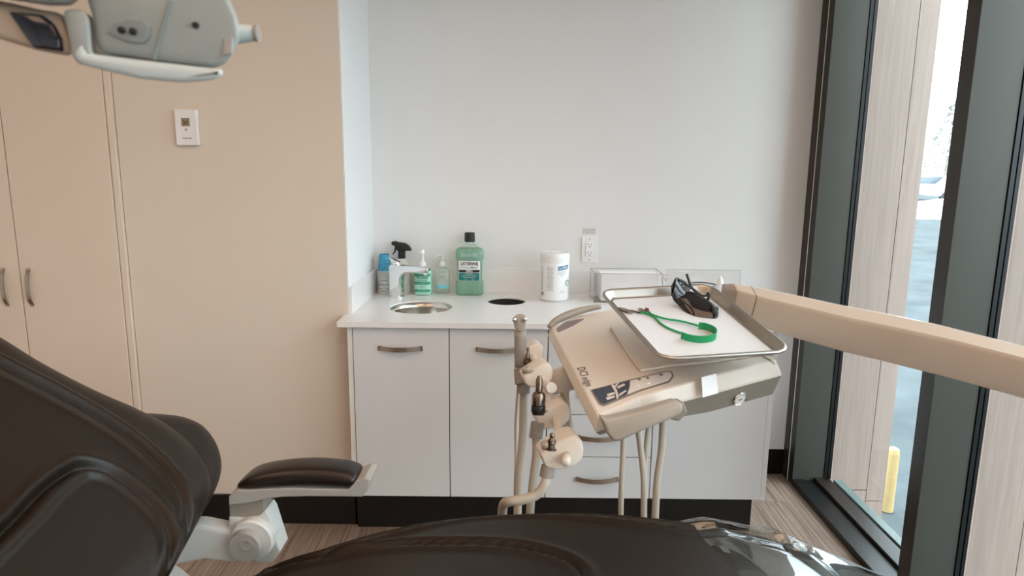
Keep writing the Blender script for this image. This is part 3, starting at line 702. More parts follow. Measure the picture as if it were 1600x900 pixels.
def smooth2(pts, n=6):
    return [(q.x, q.y) for q in spline([Vector((a, b, 0)) for a, b in pts], n)]
CYC = 1.05
chair = thing('dental_chair', 'dark brown padded dental chair in the foreground', 'chair', (-.2, CYC, 0))
# ---- backrest: a padded shell on a reclined plane
AL = math.radians(40); p0 = Vector((-.62, 1.35, .645)); bn = Vector((math.sin(AL), 0, math.cos(AL))); bl = Vector((-math.cos(AL), 0, math.sin(AL)))
def bpl(px, py):
    q = onplane(px, py, p0, bn) - p0; return (q.dot(bl), q.y + p0.y)
sil = [bpl(*q) for q in [(-250, 395), (-120, 470), (0, 540), (60, 577), (140, 618), (205, 646), (262, 677), (302, 714), (325, 757), (320, 792), (297, 838), (262, 903)]]
sil = smooth2(sil, 5)
far = sil
near = [(l, 2 * CYC - y) for l, y in reversed(sil)]
outline = far + near
# clean centre part: bottom edge straight between far[-1] and near[0]
cen = (sum(l for l, y in outline) / len(outline), CYC)
def resample(poly, n):
    L = [0]; m = len(poly)
    for i in range(m): L.append(L[-1] + math.dist(poly[i], poly[(i + 1) % m]))
    out = []; j = 0
    for k in range(n):
        s = L[-1] * k / n
        while L[j + 1] < s: j += 1
        t = (s - L[j]) / (L[j + 1] - L[j]); a, b_ = poly[j], poly[(j + 1) % m]
        out.append((a[0] + (b_[0] - a[0]) * t, a[1] + (b_[1] - a[1]) * t))
    return out
def pad(outline, cen, o3, thick, back, rr, seams, nseg=420, nring=120, extra=None):
    """o3(l,y,h)->point; thick: crown height; rr: edge radius; seams: [(polyline, depth, width)]"""
    rim = resample(outline, nseg)
    S_ = [1 - (k / nring) ** 1.25 * .985 for k in range(nring + 1)]
    S_ = [1, .9985, .995, .99] + [q for q in S_ if q < .985]
    flat = [(cen[0] + (l - cen[0]) * q, cen[1] + (y - cen[1]) * q) for q in S_ for l, y in rim]
    d = dmany(flat, rim, True); d[:nseg] = 0
    f = np.sqrt(np.clip(1 - (1 - np.minimum(1, d / rr)) ** 2, 0, 1)); hh = thick * f
    for pl, dep, wd in seams:
        ds = dmany(flat, pl)
        hh = hh - f * dep * np.exp(-(ds / wd) ** 2) + f * dep * .7 * np.exp(-((ds - 2.6 * wd) / (1.5 * wd)) ** 2)
    front = [[o3(*flat[i * nseg + j], hh[i * nseg + j]) for j in range(nseg)] for i in range(len(S_))]
    bk = []
    for s, f in ((1, .0), (.992, .45), (.965, .8), (.93, 1), (.3, 1)):
        bk.append([o3(cen[0] + (l - cen[0]) * s, cen[1] + (y - cen[1]) * s, -back * f) for l, y in rim])
    return rings(list(reversed(bk))[:-1] + front)
sm1 = smooth2([bpl(*q) for q in [(-200, 490), (-60, 575), (0, 607), (60, 637), (130, 675), (190, 715), (240, 762), (272, 812), (282, 855), (272, 895), (255, 940)]], 4)
sm2 = smooth2([bpl(*q) for q in [(-130, 960), (-60, 900), (0, 843), (45, 795), (85, 765), (110, 756), (150, 765), (195, 795), (232, 832), (250, 870), (248, 915), (235, 950)]], 4)
CY2 = .88; sm2 = [q for q in sm2 if q[1] > CY2 + .01]; e_ = sm2[0]; e2_ = sm2[4]; sm2 = [(e_[0] + (e_[0] - e2_[0]) / (e_[1] - e2_[1]) * (CY2 - e_[1]), CY2)] + sm2; sm2m = [(l, 2 * CY2 - y) for l, y in sm2]
mir = lambda pl: [(l, 2 * CYC - y) for l, y in pl]
o3b = lambda l, y, h: Vector((p0.x, y, p0.z)) + bl * l + bn * h
br = obj('backrest', pad(outline, cen, o3b, .05, .07, .09, [(sm1, .013, .0075), (mir(sm1), .013, .0075), (sm2, .013, .0075), (sm2m, .013, .0075)]), M_leather, chair, True)
# far bolster lobe behind the back pad
lob = smooth2([bpl(*q) for q in [(150, 640), (205, 640), (240, 641), (282, 646), (318, 662), (342, 690), (352, 722), (346, 752), (325, 790), (300, 800), (250, 740), (190, 690), (150, 660)]], 3)
lc_ = (sum(a for a, _ in lob) / len(lob), sum(b for _, b in lob) / len(lob))
o3l = lambda l, y, h: Vector((p0.x, y, p0.z)) + bl * l + bn * (h - .025)
obj('side_bolster', pad(lob, lc_, o3l, .045, .06, .07, [], 120, 30), M_leather, chair, True)
lm = mir(lob); obj('side_bolster', pad(lm, (lc_[0], 2 * CYC - lc_[1]), o3l, .045, .06, .07, [], 120, 30), M_leather, chair, True)
lab(obj('back_shell', prism([o3b(l, y, -.075) for l, y in ((-.02, .75), (-.02, 1.35), (.5, 1.38), (.5, .72))], -bn * .03, .01), M_armgrey, chair), 'grey plastic shell behind the back pad')
# ---- seat: profile z(x) along the far edge
FYE = 1.44
sp_px = [(300, 935), (360, 902), (420, 876), (500, 845), (560, 826), (620, 811), (700, 797), (770, 790), (830, 787.5), (900, 787.5), (960, 790), (1060, 798), (1130, 808), (1200, 822), (1260, 838), (1330, 862), (1400, 895), (1450, 925)]
prof = [P(a, b, Y=FYE) for a, b in sp_px]; prof = [(q.x, q.z) for q in prof]
def zprof(x):
    if x <= prof[0][0]: return prof[0][1] + (x - prof[0][0]) * .3
    for (a, b), (c, d_) in zip(prof, prof[1:]):
        if x <= c: return b + (d_ - b) * (x - a) / (c - a)
    return prof[-1][1] + (x - prof[-1][0]) * -.5
def zs_(x): return sum(zprof(x + k * .02) for k in range(-3, 4)) / 7
def on_seat(px, py):   # hit the seat top surface
    v = ray(px, py); t = .8
    for _ in range(600):
        q = EYE + v * t
        if q.z < zs_(q.x) - .0: break
        t += .003
    return (q.x, q.y)
x0s, x1s = -.80, .98
s1 = [on_seat(*q) for q in [(420, 893), (500, 868), (620, 830), (700, 812), (780, 802), (860, 801), (930, 806), (1000, 815), (1090, 829), (1150, 842), (1200, 856), (1260, 875)]]
s2 = [on_seat(*q) for q in [(395, 905), (450, 885), (530, 866), (620, 852), (700, 849), (770, 851), (830, 858), (880, 872), (905, 888), (915, 905)]]
s1 = smooth2(s1, 3); s2 = smooth2(s2, 3)
s2 = s2 + [(s2[-1][0] + .01, CYC)]
def halfw(x):
    w_ = FYE - CYC
    return w_ - .05 * max(0, (x - .5)) / .5
def seatz(pts):
    f = []; z0 = []
    for x, y in pts:
        hw = halfw(x); d = hw * (1 - min(1, abs((y - CYC) / hw))); q = math.sqrt(max(0, 1 - (1 - min(1, d / .075)) ** 2)); f.append(q); z0.append(zs_(x) - .055 * (1 - q))
    f = np.array(f); z = np.array(z0); m = [(x, y if y > CYC else 2 * CYC - y) for x, y in pts]
    for pl, dep, wd in ((s1, .012, .006), (s2, .010, .0065)):
        ds = dmany(m, pl); z = z - f * dep * np.exp(-(ds / wd) ** 2) + f * dep * .6 * np.exp(-((ds - 2.4 * wd) / (1.4 * wd)) ** 2)
    return z
nx, ny = 230, 110; R = []; pts = []
for i in range(nx + 1):
    x = x0s + (x1s - x0s) * i / nx; hw = halfw(x)
    for j in range(ny + 1):
        u = -math.cos(PI * j / ny); u = math.copysign(abs(u) ** .8, u); pts.append((x, CYC + hw * u))
zz_ = seatz(pts)
for i in range(nx + 1):
    x = x0s + (x1s - x0s) * i / nx; hw = halfw(x); e = min(1, min(i, nx - i) / 6)
    row_ = [Vector((*pts[i * (ny + 1) + j], zz_[i * (ny + 1) + j] - .03 * (1 - math.sqrt(max(0, 1 - (1 - e) ** 2))))) for j in range(ny + 1)]
    for j in range(9):
        u = 1 - 2 * j / 8; row_.append(Vector((x, CYC + (hw - .02) * u, zs_(x) - .12)))
    R.append(row_)
obj('seat', rings(R), M_leather, chair, True)
# film cover over the leg end
fe = [on_seat(1056, 800), on_seat(1100, 830), on_seat(1155, 900)]
kx = (fe[2][0] - fe[0][0]) / (fe[2][1] - fe[0][1])
rw = random.Random(5); ph = [(rw.uniform(8, 34), rw.uniform(5, 30), rw.uniform(0, 6), rw.uniform(.2, 1)) for _ in range(9)]
def film_h(x, y):
    h = sum(a * math.sin(fx * x + fy * y + p_) for fx, fy, p_, a in ph) / 5
    return .006 + .010 * (h + .8) + .010 * math.exp(-((x - .62 + .5 * (y - 1.3)) / .02) ** 2)
b = NB(); nfx, nfy = 170, 110; fp_ = []; xy = []
for i in range(nfx + 1):
    for j in range(nfy + 1):
        u = -1 + 2 * j / nfy; u = math.copysign(abs(math.sin(u * PI / 2)), u)
        y = CYC + (FYE - CYC + .006) * u
        xs = fe[0][0] + kx * (min(y, fe[0][1]) - fe[0][1]) if y > CYC else fe[0][0] + kx * (CYC - fe[0][1])
        x = xs + (x1s + .03 - xs) * i / nfx
        fp_.append((x, CYC + halfw(x) * u * .999)); xy.append((x, CYC + (halfw(x) + .003) * u, i))
zf_ = seatz(fp_)
V = [[b.verts.new((xy[k][0], xy[k][1], zf_[k] + .0012 + film_h(xy[k][0], xy[k][1]) * min(1, xy[k][2] / 14))) for k in range(i * (nfy + 1), (i + 1) * (nfy + 1))] for i in range(nfx + 1)]
for i in range(nfx):
    for j in range(nfy): b.faces.new((V[i][j], V[i + 1][j], V[i + 1][j + 1], V[i][j + 1]))
bmesh.ops.recalc_face_normals(b, faces=b.faces)
fo = obj('plastic_cover', b, M_film, None, True, origin=(.6, CYC, .6)); tag(fo, 'crinkled clear plastic sheet covering the foot end of the dental chair', 'plastic cover')
# base and pedestal below
obj('pedestal', rings([superring(-.1, CYC, z, a, b_, 4) for z, a, b_ in ((.001, .36, .26), (.03, .36, .26), (.05, .33, .23), (.08, .18, .14), (.48, .16, .12))]), M_armwhite, chair, .6)
obj('seat_frame', box((-.5, CYC - .2, .40), (.5, CYC + .2, .52), .02), M_armwhite, chair)
# ---- armrest (far side)
AY = 1.50
def pa(x, y, Y=AY): return P(x, y, Y=Y)
dt = obj('armrest_tray', prism([pa(*q) for q in [(357, 776), (366, 768), (372, 766.5), (450, 763), (543, 765.5), (556, 752), (570, 747), (579, 750), (574, 768), (566, 777), (540, 776.5), (480, 776), (440, 777), (412, 781), (385, 787), (357, 790)]], (0, .085, .0), .003, 2), M_armgrey, chair)
# pad: superellipse sections along x
R = []; xa, xb = pa(364, 745).x, pa(557, 745).x
top = [(364, 764), (370, 754), (385, 738), (410, 727), (450, 720), (490, 718), (530, 723), (548, 730), (556, 738), (557.5, 752)]
bot = [(364, 765), (370, 768), (385, 767), (410, 765.5), (450, 763.5), (490, 763.5), (530, 765), (544, 765), (552, 761), (557.5, 753)]
tq = [pa(*q) for q in top]; bq = [pa(*q) for q in bot]
tq = spline(tq, 4); bq = spline(bq, 4)
for a, c in zip(tq, bq):
    hgt = max(.001, a.z - c.z) ; y_c = AY + .043; ww = .045 * min(1, (hgt / .055) ** .35 + .0)
    hgt2 = hgt * .66  # far rim hides behind; crown seen from above
    ring = []
    for k in range(28):
        t = 2 * PI * k / 28; cs, sn = math.cos(t), math.sin(t)
        yv = y_c + ww * math.copysign(abs(cs) ** .6, cs)
        mid = c.z + hgt2 * .45
        zv = mid + (hgt2 * .55 if sn > 0 else hgt2 * .45) * math.copysign(abs(sn) ** (.75), sn)
        ring.append(Vector(((a.x + c.x) / 2, yv, zv)))
    R.append(ring)
lab(obj('armrest_pad', rings(R), M_leather2, chair, True), 'dark brown padded armrest top')
obj('armrest_neck', prism([pa(*q, 1.515) for q in [(357, 786), (412, 781), (414, 800), (405, 807), (385, 810), (358, 810)]], (0, .055, 0), .004, 2), M_grey, chair)
obj('armrest_post', prism([pa(*q, 1.51) for q in [(357, 808), (385, 810), (405, 806), (414, 797), (420, 806), (438, 862), (425, 880), (400, 880), (357, 850)]], (0, .062, 0), .004, 2), M_armwhite, chair)
hb = pa(384, 852, 1.48)
pv = obj('pivot_hub', lathe(hb, [(.001, -.012), (.036, -.012), (.038, -.008), (.038, .07), (.001, .07)], 40, (0, 1, 0)), M_armgrey, chair, .6)
obj('pivot_collar', lathe(pa(392, 846, 1.49), [(.03, 0), (.048, 0), (.052, .005), (.052, .05), (.03, .055)], 40, (0, 1, 0)), M_armwhite, chair, .6)
obj('arm_link', prism([pa(*q, 1.5) for q in [(250, 822), (310, 821), (345, 828), (385, 838), (400, 870), (370, 882), (345, 878), (320, 875), (285, 882), (250, 892)]], (0, .05, 0), .008, 2), M_armwhite, chair)
obj('set_screw', lathe(pa(374, 819, 1.509), [(.0035, 0), (.0035, -.001)], 10, (0, 1, 0)), M_hole, chair)
obj('hub_emblem', lathe(pa(384, 852, 1.467), [(.008, 0), (.013, -.001), (.018, 0)], 28, (0, 1, 0), cap=False), M_armgrey, pv, .6)

# ================================================================== DELIVERY UNIT
A = P(934, 651, zc=1.52); B = P(861, 512, zc=2.02); C = P(1213, 562, zc=1.70)
cn = (C - A).cross(B - A).normalized()
if cn.z < 0: cn = -cn
def con(x, y, h=0):
    q = onplane(x, y, A + cn * h, cn); return q
du = thing('delivery_unit', 'beige dental delivery unit with control console, instrument holders and support arm', 'dental unit', Vector((C.x, C.y, 0)))
ex = (C - A).normalized(); ey = cn.cross(ex).normalized()
E_ = B + (C - A) * .93
outl = [A, con(1000, 620), con(1110, 589), C, C + (E_ - C) * .5, E_, con(938, 486), con(900, 493), B, con(893, 573)]
cenp = sum(outl, Vector()) / len(outl)
def ring_out(off, dz):
    out = []
    n = len(outl)
    for i, q in enumerate(outl):
        a = (q - outl[i - 1]).normalized(); c = (outl[(i + 1) % n] - q).normalized()
        na = a.cross(cn); nc = c.cross(cn)
        nn = (na + nc); nn = nn / max(.35, nn.length_squared / 2) if nn.length > 0 else na
        if (q - cenp).dot(nn) < 0: nn = -nn
        out.append(q + nn * off + cn * (dz[i] if isinstance(dz, (list, tuple)) else dz))
    return out
BZ = [-.052, -.074, -.098, -.098, -.098, -.09, -.05, -.05, -.048, -.05]
MZ = [-.030, -.036, -.042, -.042, -.042, -.04, -.03, -.03, -.028, -.03]
cb = rings([ring_out(-.02, [q - .005 for q in BZ]), ring_out(-.004, BZ), ring_out(.010, MZ), ring_out(.010, [q + .006 for q in MZ]), ring_out(-.001, -.002), ring_out(-.006, 0)])
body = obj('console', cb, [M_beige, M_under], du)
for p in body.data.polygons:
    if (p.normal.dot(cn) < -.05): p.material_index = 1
# raised well edge and shadowed recess under the tray
rec = [con(956, 512), con(985, 505), con(1045, 585), con(1140, 560), con(1180, 560)]
obj('raised_deck', prism([con(953, 513), con(1100, 470), con(1195, 556), con(1110, 568), con(1045, 574), con(1000, 582), con(985, 562)], cn * .006, .004, 2), M_beige, du)
# end cap at right corner
obj('corner_cap', prism([C + ex * -.012 + cn * .002, C + ex * .012 - ey * .004 - cn * .03, C + ex * .014 + ey * .06 - cn * .03, C + ex * -.008 + ey * .06 + cn * .002], -ex * .006, .001, 1), M_armgrey, du)
# control pad
f1 = [con(*q) for q in [(923, 610), (984, 594), (1040, 580.5), (1050, 581), (1053, 588), (1046, 598), (1000, 612), (944, 635), (936, 632)]]
lab(panel_poly(f1, cn, .0016, M_under, du, 'control_bezel', .0015), 'dark outline of the control strip')
f1i = [con(*q) for q in [(985, 596), (1040, 582.5), (1048, 583), (1050, 588), (1044, 596), (1000, 609.5), (980, 617.5), (984, 606)]]
panel_poly(f1i, cn, .0024, M_ltpanel, du, 'button_strip')
f2 = [con(*q) for q in [(925.5, 611), (983, 596), (984, 604), (980, 617), (945, 632), (938, 630)]]
np_ = panel_poly(f2, cn, .0028, M_navy, du, 'control_pad'); lab(np_, 'dark slate control pad with pale figure symbol')
yv = (con(958, 604) - con(962, 628)).normalized()
for poly in ([(955, 604), (958, 602), (964, 611), (967, 622), (964, 626), (961, 614)], [(964, 606), (975, 601), (977, 603.5), (966, 609)], [(948, 618), (960, 614.5), (961, 617.5), (950, 621)], [(967, 618), (978, 611), (979, 613), (968, 621)], [(947, 623), (960, 620), (961, 622.5), (949, 627)], [(965, 600.5), (968, 599.5), (962, 607), (959, 606)]):
    panel_poly([con(*q) for q in poly], cn, .0036, M_text_pale, np_, 'symbol', .0005)
for q in ((999, 594.5), (1012, 592), (1033, 587), (997, 604), (1013, 600)):
    obj('button', lathe(con(*q) + cn * .0024, [(.0001, 0), (.0045, 0), (.004, .0015), (.0001, .0018)], 16, cn), M_whitesoft if q[1] > 595 else M_ink2, du)
panel_poly([con(*q) for q in [(870, 513.5), (884, 504), (900, 500), (912, 498.5), (912, 499.5), (896, 509), (874, 519), (871, 518)]], cn, .0015, M_mauve, du, 'badge_strip')
# lettering DCI edge runs down the left side
td = (con(921, 603) - con(905, 571)).normalized(); tu = cn.cross(td).normalized()
L_ = (con(925, 606) - con(903, 571)).length
tb = text_bm('DCI', .030, .0); tb2 = text_bm('edge', .027, .0)
def place(b, o, xd, yd, sx, m, name, parent):
    o = Vector(o)
    for v in b.verts: v.co = o + xd * v.co.x * sx + yd * v.co.y + cn * .0012
    return obj(name, b, m, parent)
place(tb, con(910, 581), td, tu, 1.0, M_ink, 'lettering', du)
place(tb2, con(917.5, 597), td, tu, 1.0, M_ink, 'lettering', du)
# rail handle at back-left
obj('rail_handle', tube([con(858, 511, .004), con(868, 502, .012), con(886, 493, .015), (con(912, 484, .015)), con(938, 479, .012)], lambda t: .012 * (.6 + .4 * math.sin(PI * min(1, max(0, t * 1.0)))) , 12), M_beiged, du, True)
# front handle bar
zb = 1.50
hp_ = [P(*q, zc=1.47) for q in [(938, 652), (950, 655), (1000, 643), (1055, 627), (1066, 629), (1068, 640), (1063, 650), (1010, 671), (968, 690), (958, 690), (950, 680)]]
obj('front_handle', prism(hp_, FW * .05 + Vector((0, 0, .0)), .007, 3), M_beiged, du, .6)
obj('handle_mount', prism([P(*q, zc=1.5) for q in [(1020, 640), (1068, 628), (1075, 645), (1062, 659), (1050, 656)]], FW * .06, .004, 2), M_under, du)
# white label on facet, gauge
fr_n = None
def facet(x, y, dz0=-.012, off=.0085):   # point on the front facet plane
    q1 = ring_out(.010, -.036); a, c = q1[0], q1[3]; t0 = ring_out(-.001, -.002); n = (c - a).cross(t0[3] - c).normalized(); return onplane(x, y, a, n), n
q1, fnn = facet(1100, 600)
if fnn.dot(EYE - q1) < 0: fnn = -fnn
obj('white_tape', prism([facet(*q)[0] + fnn * .002 for q in [(1095, 589.5), (1118, 583.5), (1121, 614), (1097, 621)]], fnn * .001), M_paper, du)
a0 = ring_out(-.004, -.098); a1 = ring_out(.010, -.042)
ln = (a0[3] - a0[2]).cross(a1[3] - a0[3]).normalized()
gq = onplane(1155, 622, a1[3], ln)
if ln.dot(EYE - gq) < 0: ln = -ln
gg = obj('gauge', lathe(gq - ln * .002, [(.001, 0), (.0185, 0), (.0195, .005), (.018, .008), (.0165, .006), (.001, .006)], 32, ln), M_steel, du, .6)
obj('gauge_face', lathe(gq + ln * .0045, [(.001, 0), (.0158, 0), (.001, .0004)], 32, ln), M_ltpanel, gg)
gx = Vector((1, .2, .1)); gx = (gx - ln * gx.dot(ln)).normalized(); gy = ln.cross(gx)
for k in range(9):
    a = math.radians(-30 + k * 30); u = gx * math.cos(a) + gy * math.sin(a); v_ = ln.cross(u)
    obj('tick', prism([gq + ln * .0052 + u * .0115 - v_ * .0005, gq + ln * .0052 + u * .0145 - v_ * .0005, gq + ln * .0052 + u * .0145 + v_ * .0005, gq + ln * .0052 + u * .0115 + v_ * .0005], ln * .0003), M_ink, gg)
text_flat('psi', .009, gq + ln * .0054, gx, gy, M_ink, gg, bold=.02)

# support arm
a_l, a_r = 1.98, 1.03
def armring(px, yt, yb, zc, bulge=.0):
    t = P(px, yt, zc=zc); b_ = P(px, yb, zc=zc); h = (t - b_).length; u = (t - b_).normalized(); d = FW
    w_ = h * .8
    return [t + d * w_ * .75, t + d * w_ * .40, t - u * h * .02 + d * w_ * .28, t - u * h * .27 - d * w_ * .22, t - u * h * .32 - d * w_ * .24, t - u * h * .37 - d * w_ * .22, b_ + u * h * .06 + d * w_ * .30, b_ + d * w_ * .42, b_ + d * w_ * .8, t - u * h * .4 + d * w_ * 1.0]
Rr = [armring(x, t, b_, 1 / (.543 + .000487 * (x - 1195))) for x, t, b_ in [(1134, 444, 474), (1150, 443, 484), (1178, 447, 500), (1195, 450, 510), (1260, 463, 531), (1330, 478, 551), (1400, 491, 568), (1480, 508, 588), (1600, 538, 620), (1720, 571, 655), (1900, 620, 706), (2060, 664, 752)]]
ar = rings(Rr)
obj('support_arm', ar, M_beige, du, .5)
obj('arm_end_cap', rings([[q + FW * 0 for q in Rr[1]], [q * 1 for q in [Rr[0][i] + (Rr[0][i] - Rr[1][i]) * 0 for i in range(10)]]]), M_beige, du)
sj = P(1179, 470, zc=1.86)
def jr(x, t, b_, k):
    q = armring(x, t, b_, 1 / (.543 + .000487 * (x - 1195))); c = sum(q, Vector()) / len(q); return [c + (p - c) * k for p in q]
obj('joint_seam', rings([jr(1177.5, 447, 500, 1.012), jr(1179, 447.2, 500.6, 1.012)]), M_under, du)
kn = P(1150, 470, zc=2.02)
obj('arm_knuckle', lathe(Vector((kn.x, kn.y, kn.z - .17)), [(.03, 0), (.038, .01), (.038, .15), (.03, .16)], 32), M_beige, du, .6)
obj('knuckle_bracket', prism([cenp + ex * .1 + ey * .02 - cn * .05, cenp + ex * .16 + ey * .16 - cn * .04, Vector((kn.x - .03, kn.y, kn.z - .16)), Vector((kn.x + .03, kn.y - .03, kn.z - .16))], Vector((0, 0, -.02)), .003, 1), M_beiged, du)
ae = P(2030, 705, zc=1.05)
obj('floor_post', lathe((ae.x, ae.y, 0), [(.09, .001), (.09, .03), (.05, .04), (.05, ae.z), (.03, ae.z + .04)], 32), M_beige, du, .6)

# instrument holder bar
mb = [P(*q, zc=1.86) for q in [(849, 594), (861, 583), (885, 573), (908, 566), (930, 575), (940, 596), (905, 608), (866, 619), (856, 612)]]
obj('holder_bar', prism(mb, FW * .06, .010, 3), M_beige, du, .6)
base_h = [(-30, 4), (-12, -9), (8, -22), (24, -27), (34, -20), (38, -6), (36, 10), (24, 22), (4, 27), (-14, 29), (-24, 20)]
HD = [((875, 707), 1.0, 1.55), ((861, 649), .80, 1.70), ((838, 586), .70, 1.79), ((827, 553), .62, 1.92)]
for i, ((cx, cy), sc_, zc_) in enumerate(HD):
    pts = [P(cx + a * sc_, cy + b_ * sc_, zc=zc_) for a, b_ in base_h]
    dv = Vector((-.012, .062, .0)) 
    hd = obj('instrument_holder', prism(pts, dv, .006, 3), M_beige, du, .6)
    # cradle opening: dark cup on the upper left
    q = P(cx - 15 * sc_, cy - 10 * sc_, zc=zc_ + .02)
    obj('cradle', lathe(q - Vector((0, 0, .012)), [(.001, 0), (.017, 0), (.021, .012), (.023, .018), (.017, .019), (.012, .006), (.001, .004)], 24), M_beiged, hd, True)
    if i < 3:
        pass
    k2 = P(cx + 10 * sc_, cy + 8 * sc_, zc=zc_ - .004)
    if i == 0: obj('knob', lathe(k2, [(.001, -.026), (.009, -.025), (.0115, -.018), (.0115, .01)], 24, (.15, 1, .1)), M_beige, hd, True)
    else:
        nx_ = HD[i - 1]; e2 = P(nx_[0][0] + 2 * nx_[1], nx_[0][1] - 22 * nx_[1], zc=nx_[2] + .03)
        obj('link_rod', tube([k2 + FW * .01, e2 - Vector((0, 0, .012))], .0105, 14, 1), M_beige, hd, .6)
e2 = P(862, 606, zc=1.72)
obj('link_rod', tube([P(850, 600, zc=1.80), e2], .014, 14, 1), M_beige, du, .6)

# instruments + hoses (things of their own, resting in the holders)
def hose(name, pts, r, m=M_hose, parent=None, n=6): return obj(name, tube(pts, r, 12, n), m, parent, True)
# air-water syringe
sz = 1.93
sy = thing('air_water_syringe', 'beige-grey air water syringe upright in the farthest instrument holder', 'syringe', P(822, 640, zc=sz))
sb = P(813, 552, zc=sz); stp = P(813, 516, zc=sz); ax_ = (stp - sb).normalized()
obj('handle', tube([sb - ax_ * .04, sb, stp], lambda t: .0165 + .001 * t, 16, 3), M_grey, sy, True)
hd = P(812, 503, zc=sz - .01)
obj('head', prism([P(*q, zc=sz - .02) for q in [(801, 500), (804, 494), (810, 491), (818, 491), (822, 495), (823, 501), (820, 512), (817, 519), (809, 519), (804, 511)]], FW * .035, .005, 2), M_beiged, sy, .6)
for q in ((803, 499), (821, 498)): obj('button', lathe(P(*q, zc=sz - .024), [(.001, -.004), (.006, -.003), (.007, 0), (.007, .01)], 16, (P(*q, zc=sz) - P(812, 505, zc=sz)).normalized() * -1 + FW * .6), M_chrome, sy, True)
obj('collar', tube([P(812, 576, zc=sz), P(814, 600, zc=sz - .01)], .017, 14, 1), M_grey, sy, .6)
hose('hose', [P(810, 598, zc=2.0), P(806, 660, zc=2.0), P(806, 720, zc=2.0), P(805, 785, zc=2.0), P(812, 850, zc=2.0)], .0042, M_hose, sy)
def metal_tip(px, ptop, pbot, zc, name, label, prof, collar, hs, cz):
    t = thing(name, label, 'handpiece', P(px, pbot + 60, zc=zc)); a, c = P(px + 2, ptop, zc=zc), P(px, pbot, zc=zc); L = (a - c).length
    obj('metal_connector', lathe(c, [(r, z * L) for r, z in prof], 20, (a - c).normalized()), M_dknickel, t, .5)
    (ca, cb_, cr) = collar; obj('collar', tube([P(*ca, zc=cz), P(*cb_, zc=cz)], cr, 14, 1), M_grey, t, .6)
    return t
t = metal_tip(823, 543, 581, 1.88, 'handpiece_connector', 'slim metal handpiece connector in the second holder from the back', [(.008, 0), (.014, .05), (.014, .15), (.009, .2), (.009, .32), (.0125, .36), (.0125, .5), (.007, .56), (.006, .75), (.004, .8), (.004, 1)], ((819, 596), (817, 614), .019), None, 1.93)
hose('hose', [P(818, 610, zc=1.94), P(817, 680, zc=1.94), P(811, 740, zc=1.94), P(809, 790, zc=1.94), P(808, 850, zc=1.94)], .0115, M_hose, t)
t = metal_tip(841, 587, 648, 1.66, 'handpiece_connector', 'thick dark-banded metal connector in the third holder from the back', [(.015, 0), (.0155, .12), (.0165, .14), (.0165, .5), (.0145, .54), (.0145, .56), (.0085, .6), (.0085, .9), (.006, .95), (.005, 1)], ((840, 660), (837, 684), .017), None, 1.70)
obj('dark_band', lathe(P(841, 645, zc=1.66), [(.0158, 0), (.0175, .004), (.0172, .018), (.0158, .02)], 24, cap=False), M_blackp, t, True)
hose('hose', [P(838, 682, zc=1.70), P(838, 710, zc=1.70), P(833, 750, zc=1.71), P(829, 790, zc=1.72), P(826, 850, zc=1.74)], .0105, M_hose, t)
t = metal_tip(861, 677, 705, 1.52, 'handpiece_connector', 'short metal connector in the nearest instrument holder', [(.005, 0), (.012, .06), (.012, .12), (.0075, .16), (.0075, .4), (.0095, .45), (.009, .62), (.006, .7), (.0045, .75), (.006, .85), (.005, 1)], ((857, 728), (854, 745), .017), None, 1.56)
hose('hose', [P(855, 742, zc=1.56), P(851, 757, zc=1.55), P(838, 773, zc=1.55), P(815, 781, zc=1.55), P(795, 784, zc=1.56), P(786, 792, zc=1.60), P(784, 830, zc=1.66)], .0115, M_hose, t)
for i, (q, r, z_) in enumerate([([(884, 612), (887, 640), (893, 680), (897, 705)], .008, 1.80), ([(878, 612), (880, 640), (886, 690), (890, 716)], .006, 1.84), ([(974, 684), (973, 720), (971, 760), (970, 800), (970, 850)], .0068, 1.66), ([(997, 670), (1001, 700), (1006, 750), (1006, 800), (1006, 850)], .0078, 1.68), ([(1014, 664), (1010, 700), (1006, 750), (1006, 805), (1006, 850)], .0072, 1.70), ([(1036, 655), (1034, 700), (1027, 750), (1024, 800), (1022, 850)], .0095, 1.72)]):
    hose('umbilical_hose', [P(*k, zc=z_) for k in q], r, M_hose, du)

# ================================================================== TRAY with things on it
TF, TB = 1.56, 1.90
tc4 = [P(1030, 562, zc=TF), P(1243, 549, zc=TF + .02), P(1101, 450, zc=TB + .03), P(929, 453, zc=TB)]
o_ = tc4[0]; tx = (tc4[1] - tc4[0]); ty0 = (tc4[3] - tc4[0]); tW = tx.length; tx.normalize()
tn = tx.cross(ty0).normalized(); ty = tn.cross(tx); sk_ = ty0.dot(tx) ; tL = ty0.dot(ty)
ty2 = (ty0 / tL)
def T(u, v, h=0): return o_ + tx * u + ty * v + tn * h + tx * (sk_ * v / tL) * .9
def rrect(inset, h, rad, n=8):
    pts = []; W_, L2 = tW - inset, tL - inset; r = max(.004, rad - inset)
    for (cx, cy, a0) in ((W_ - r, inset + r, -90), (W_ - r, L2 - r, 0), (inset + r, L2 - r, 90), (inset + r, inset + r, 180)):
        for k in range(n + 1):
            a = math.radians(a0 + 90 * k / n); pts.append(T(cx + r * math.cos(a), cy + r * math.sin(a), h))
    return pts
HT = .0
tray = thing('instrument_tray', 'stainless steel rimmed tray on top of the beige console', 'tray', T(tW / 2, tL / 2, -.022))
pr = [(.002, -.006), (0, -.003), (.0, .0), (.003, .0025), (.007, .002), (.010, -.002), (.014, -.010), (.020, -.0185), (.026, -.020)]
R = [rrect(i, h, .045) for i, h in pr]
inner = rings(R + [rrect(.10, -.020, .045)], cap=False)
b = inner; last = rrect(.10, -.020, .045); vv = [b.verts.new(p) for p in last]; b.faces.new(vv)
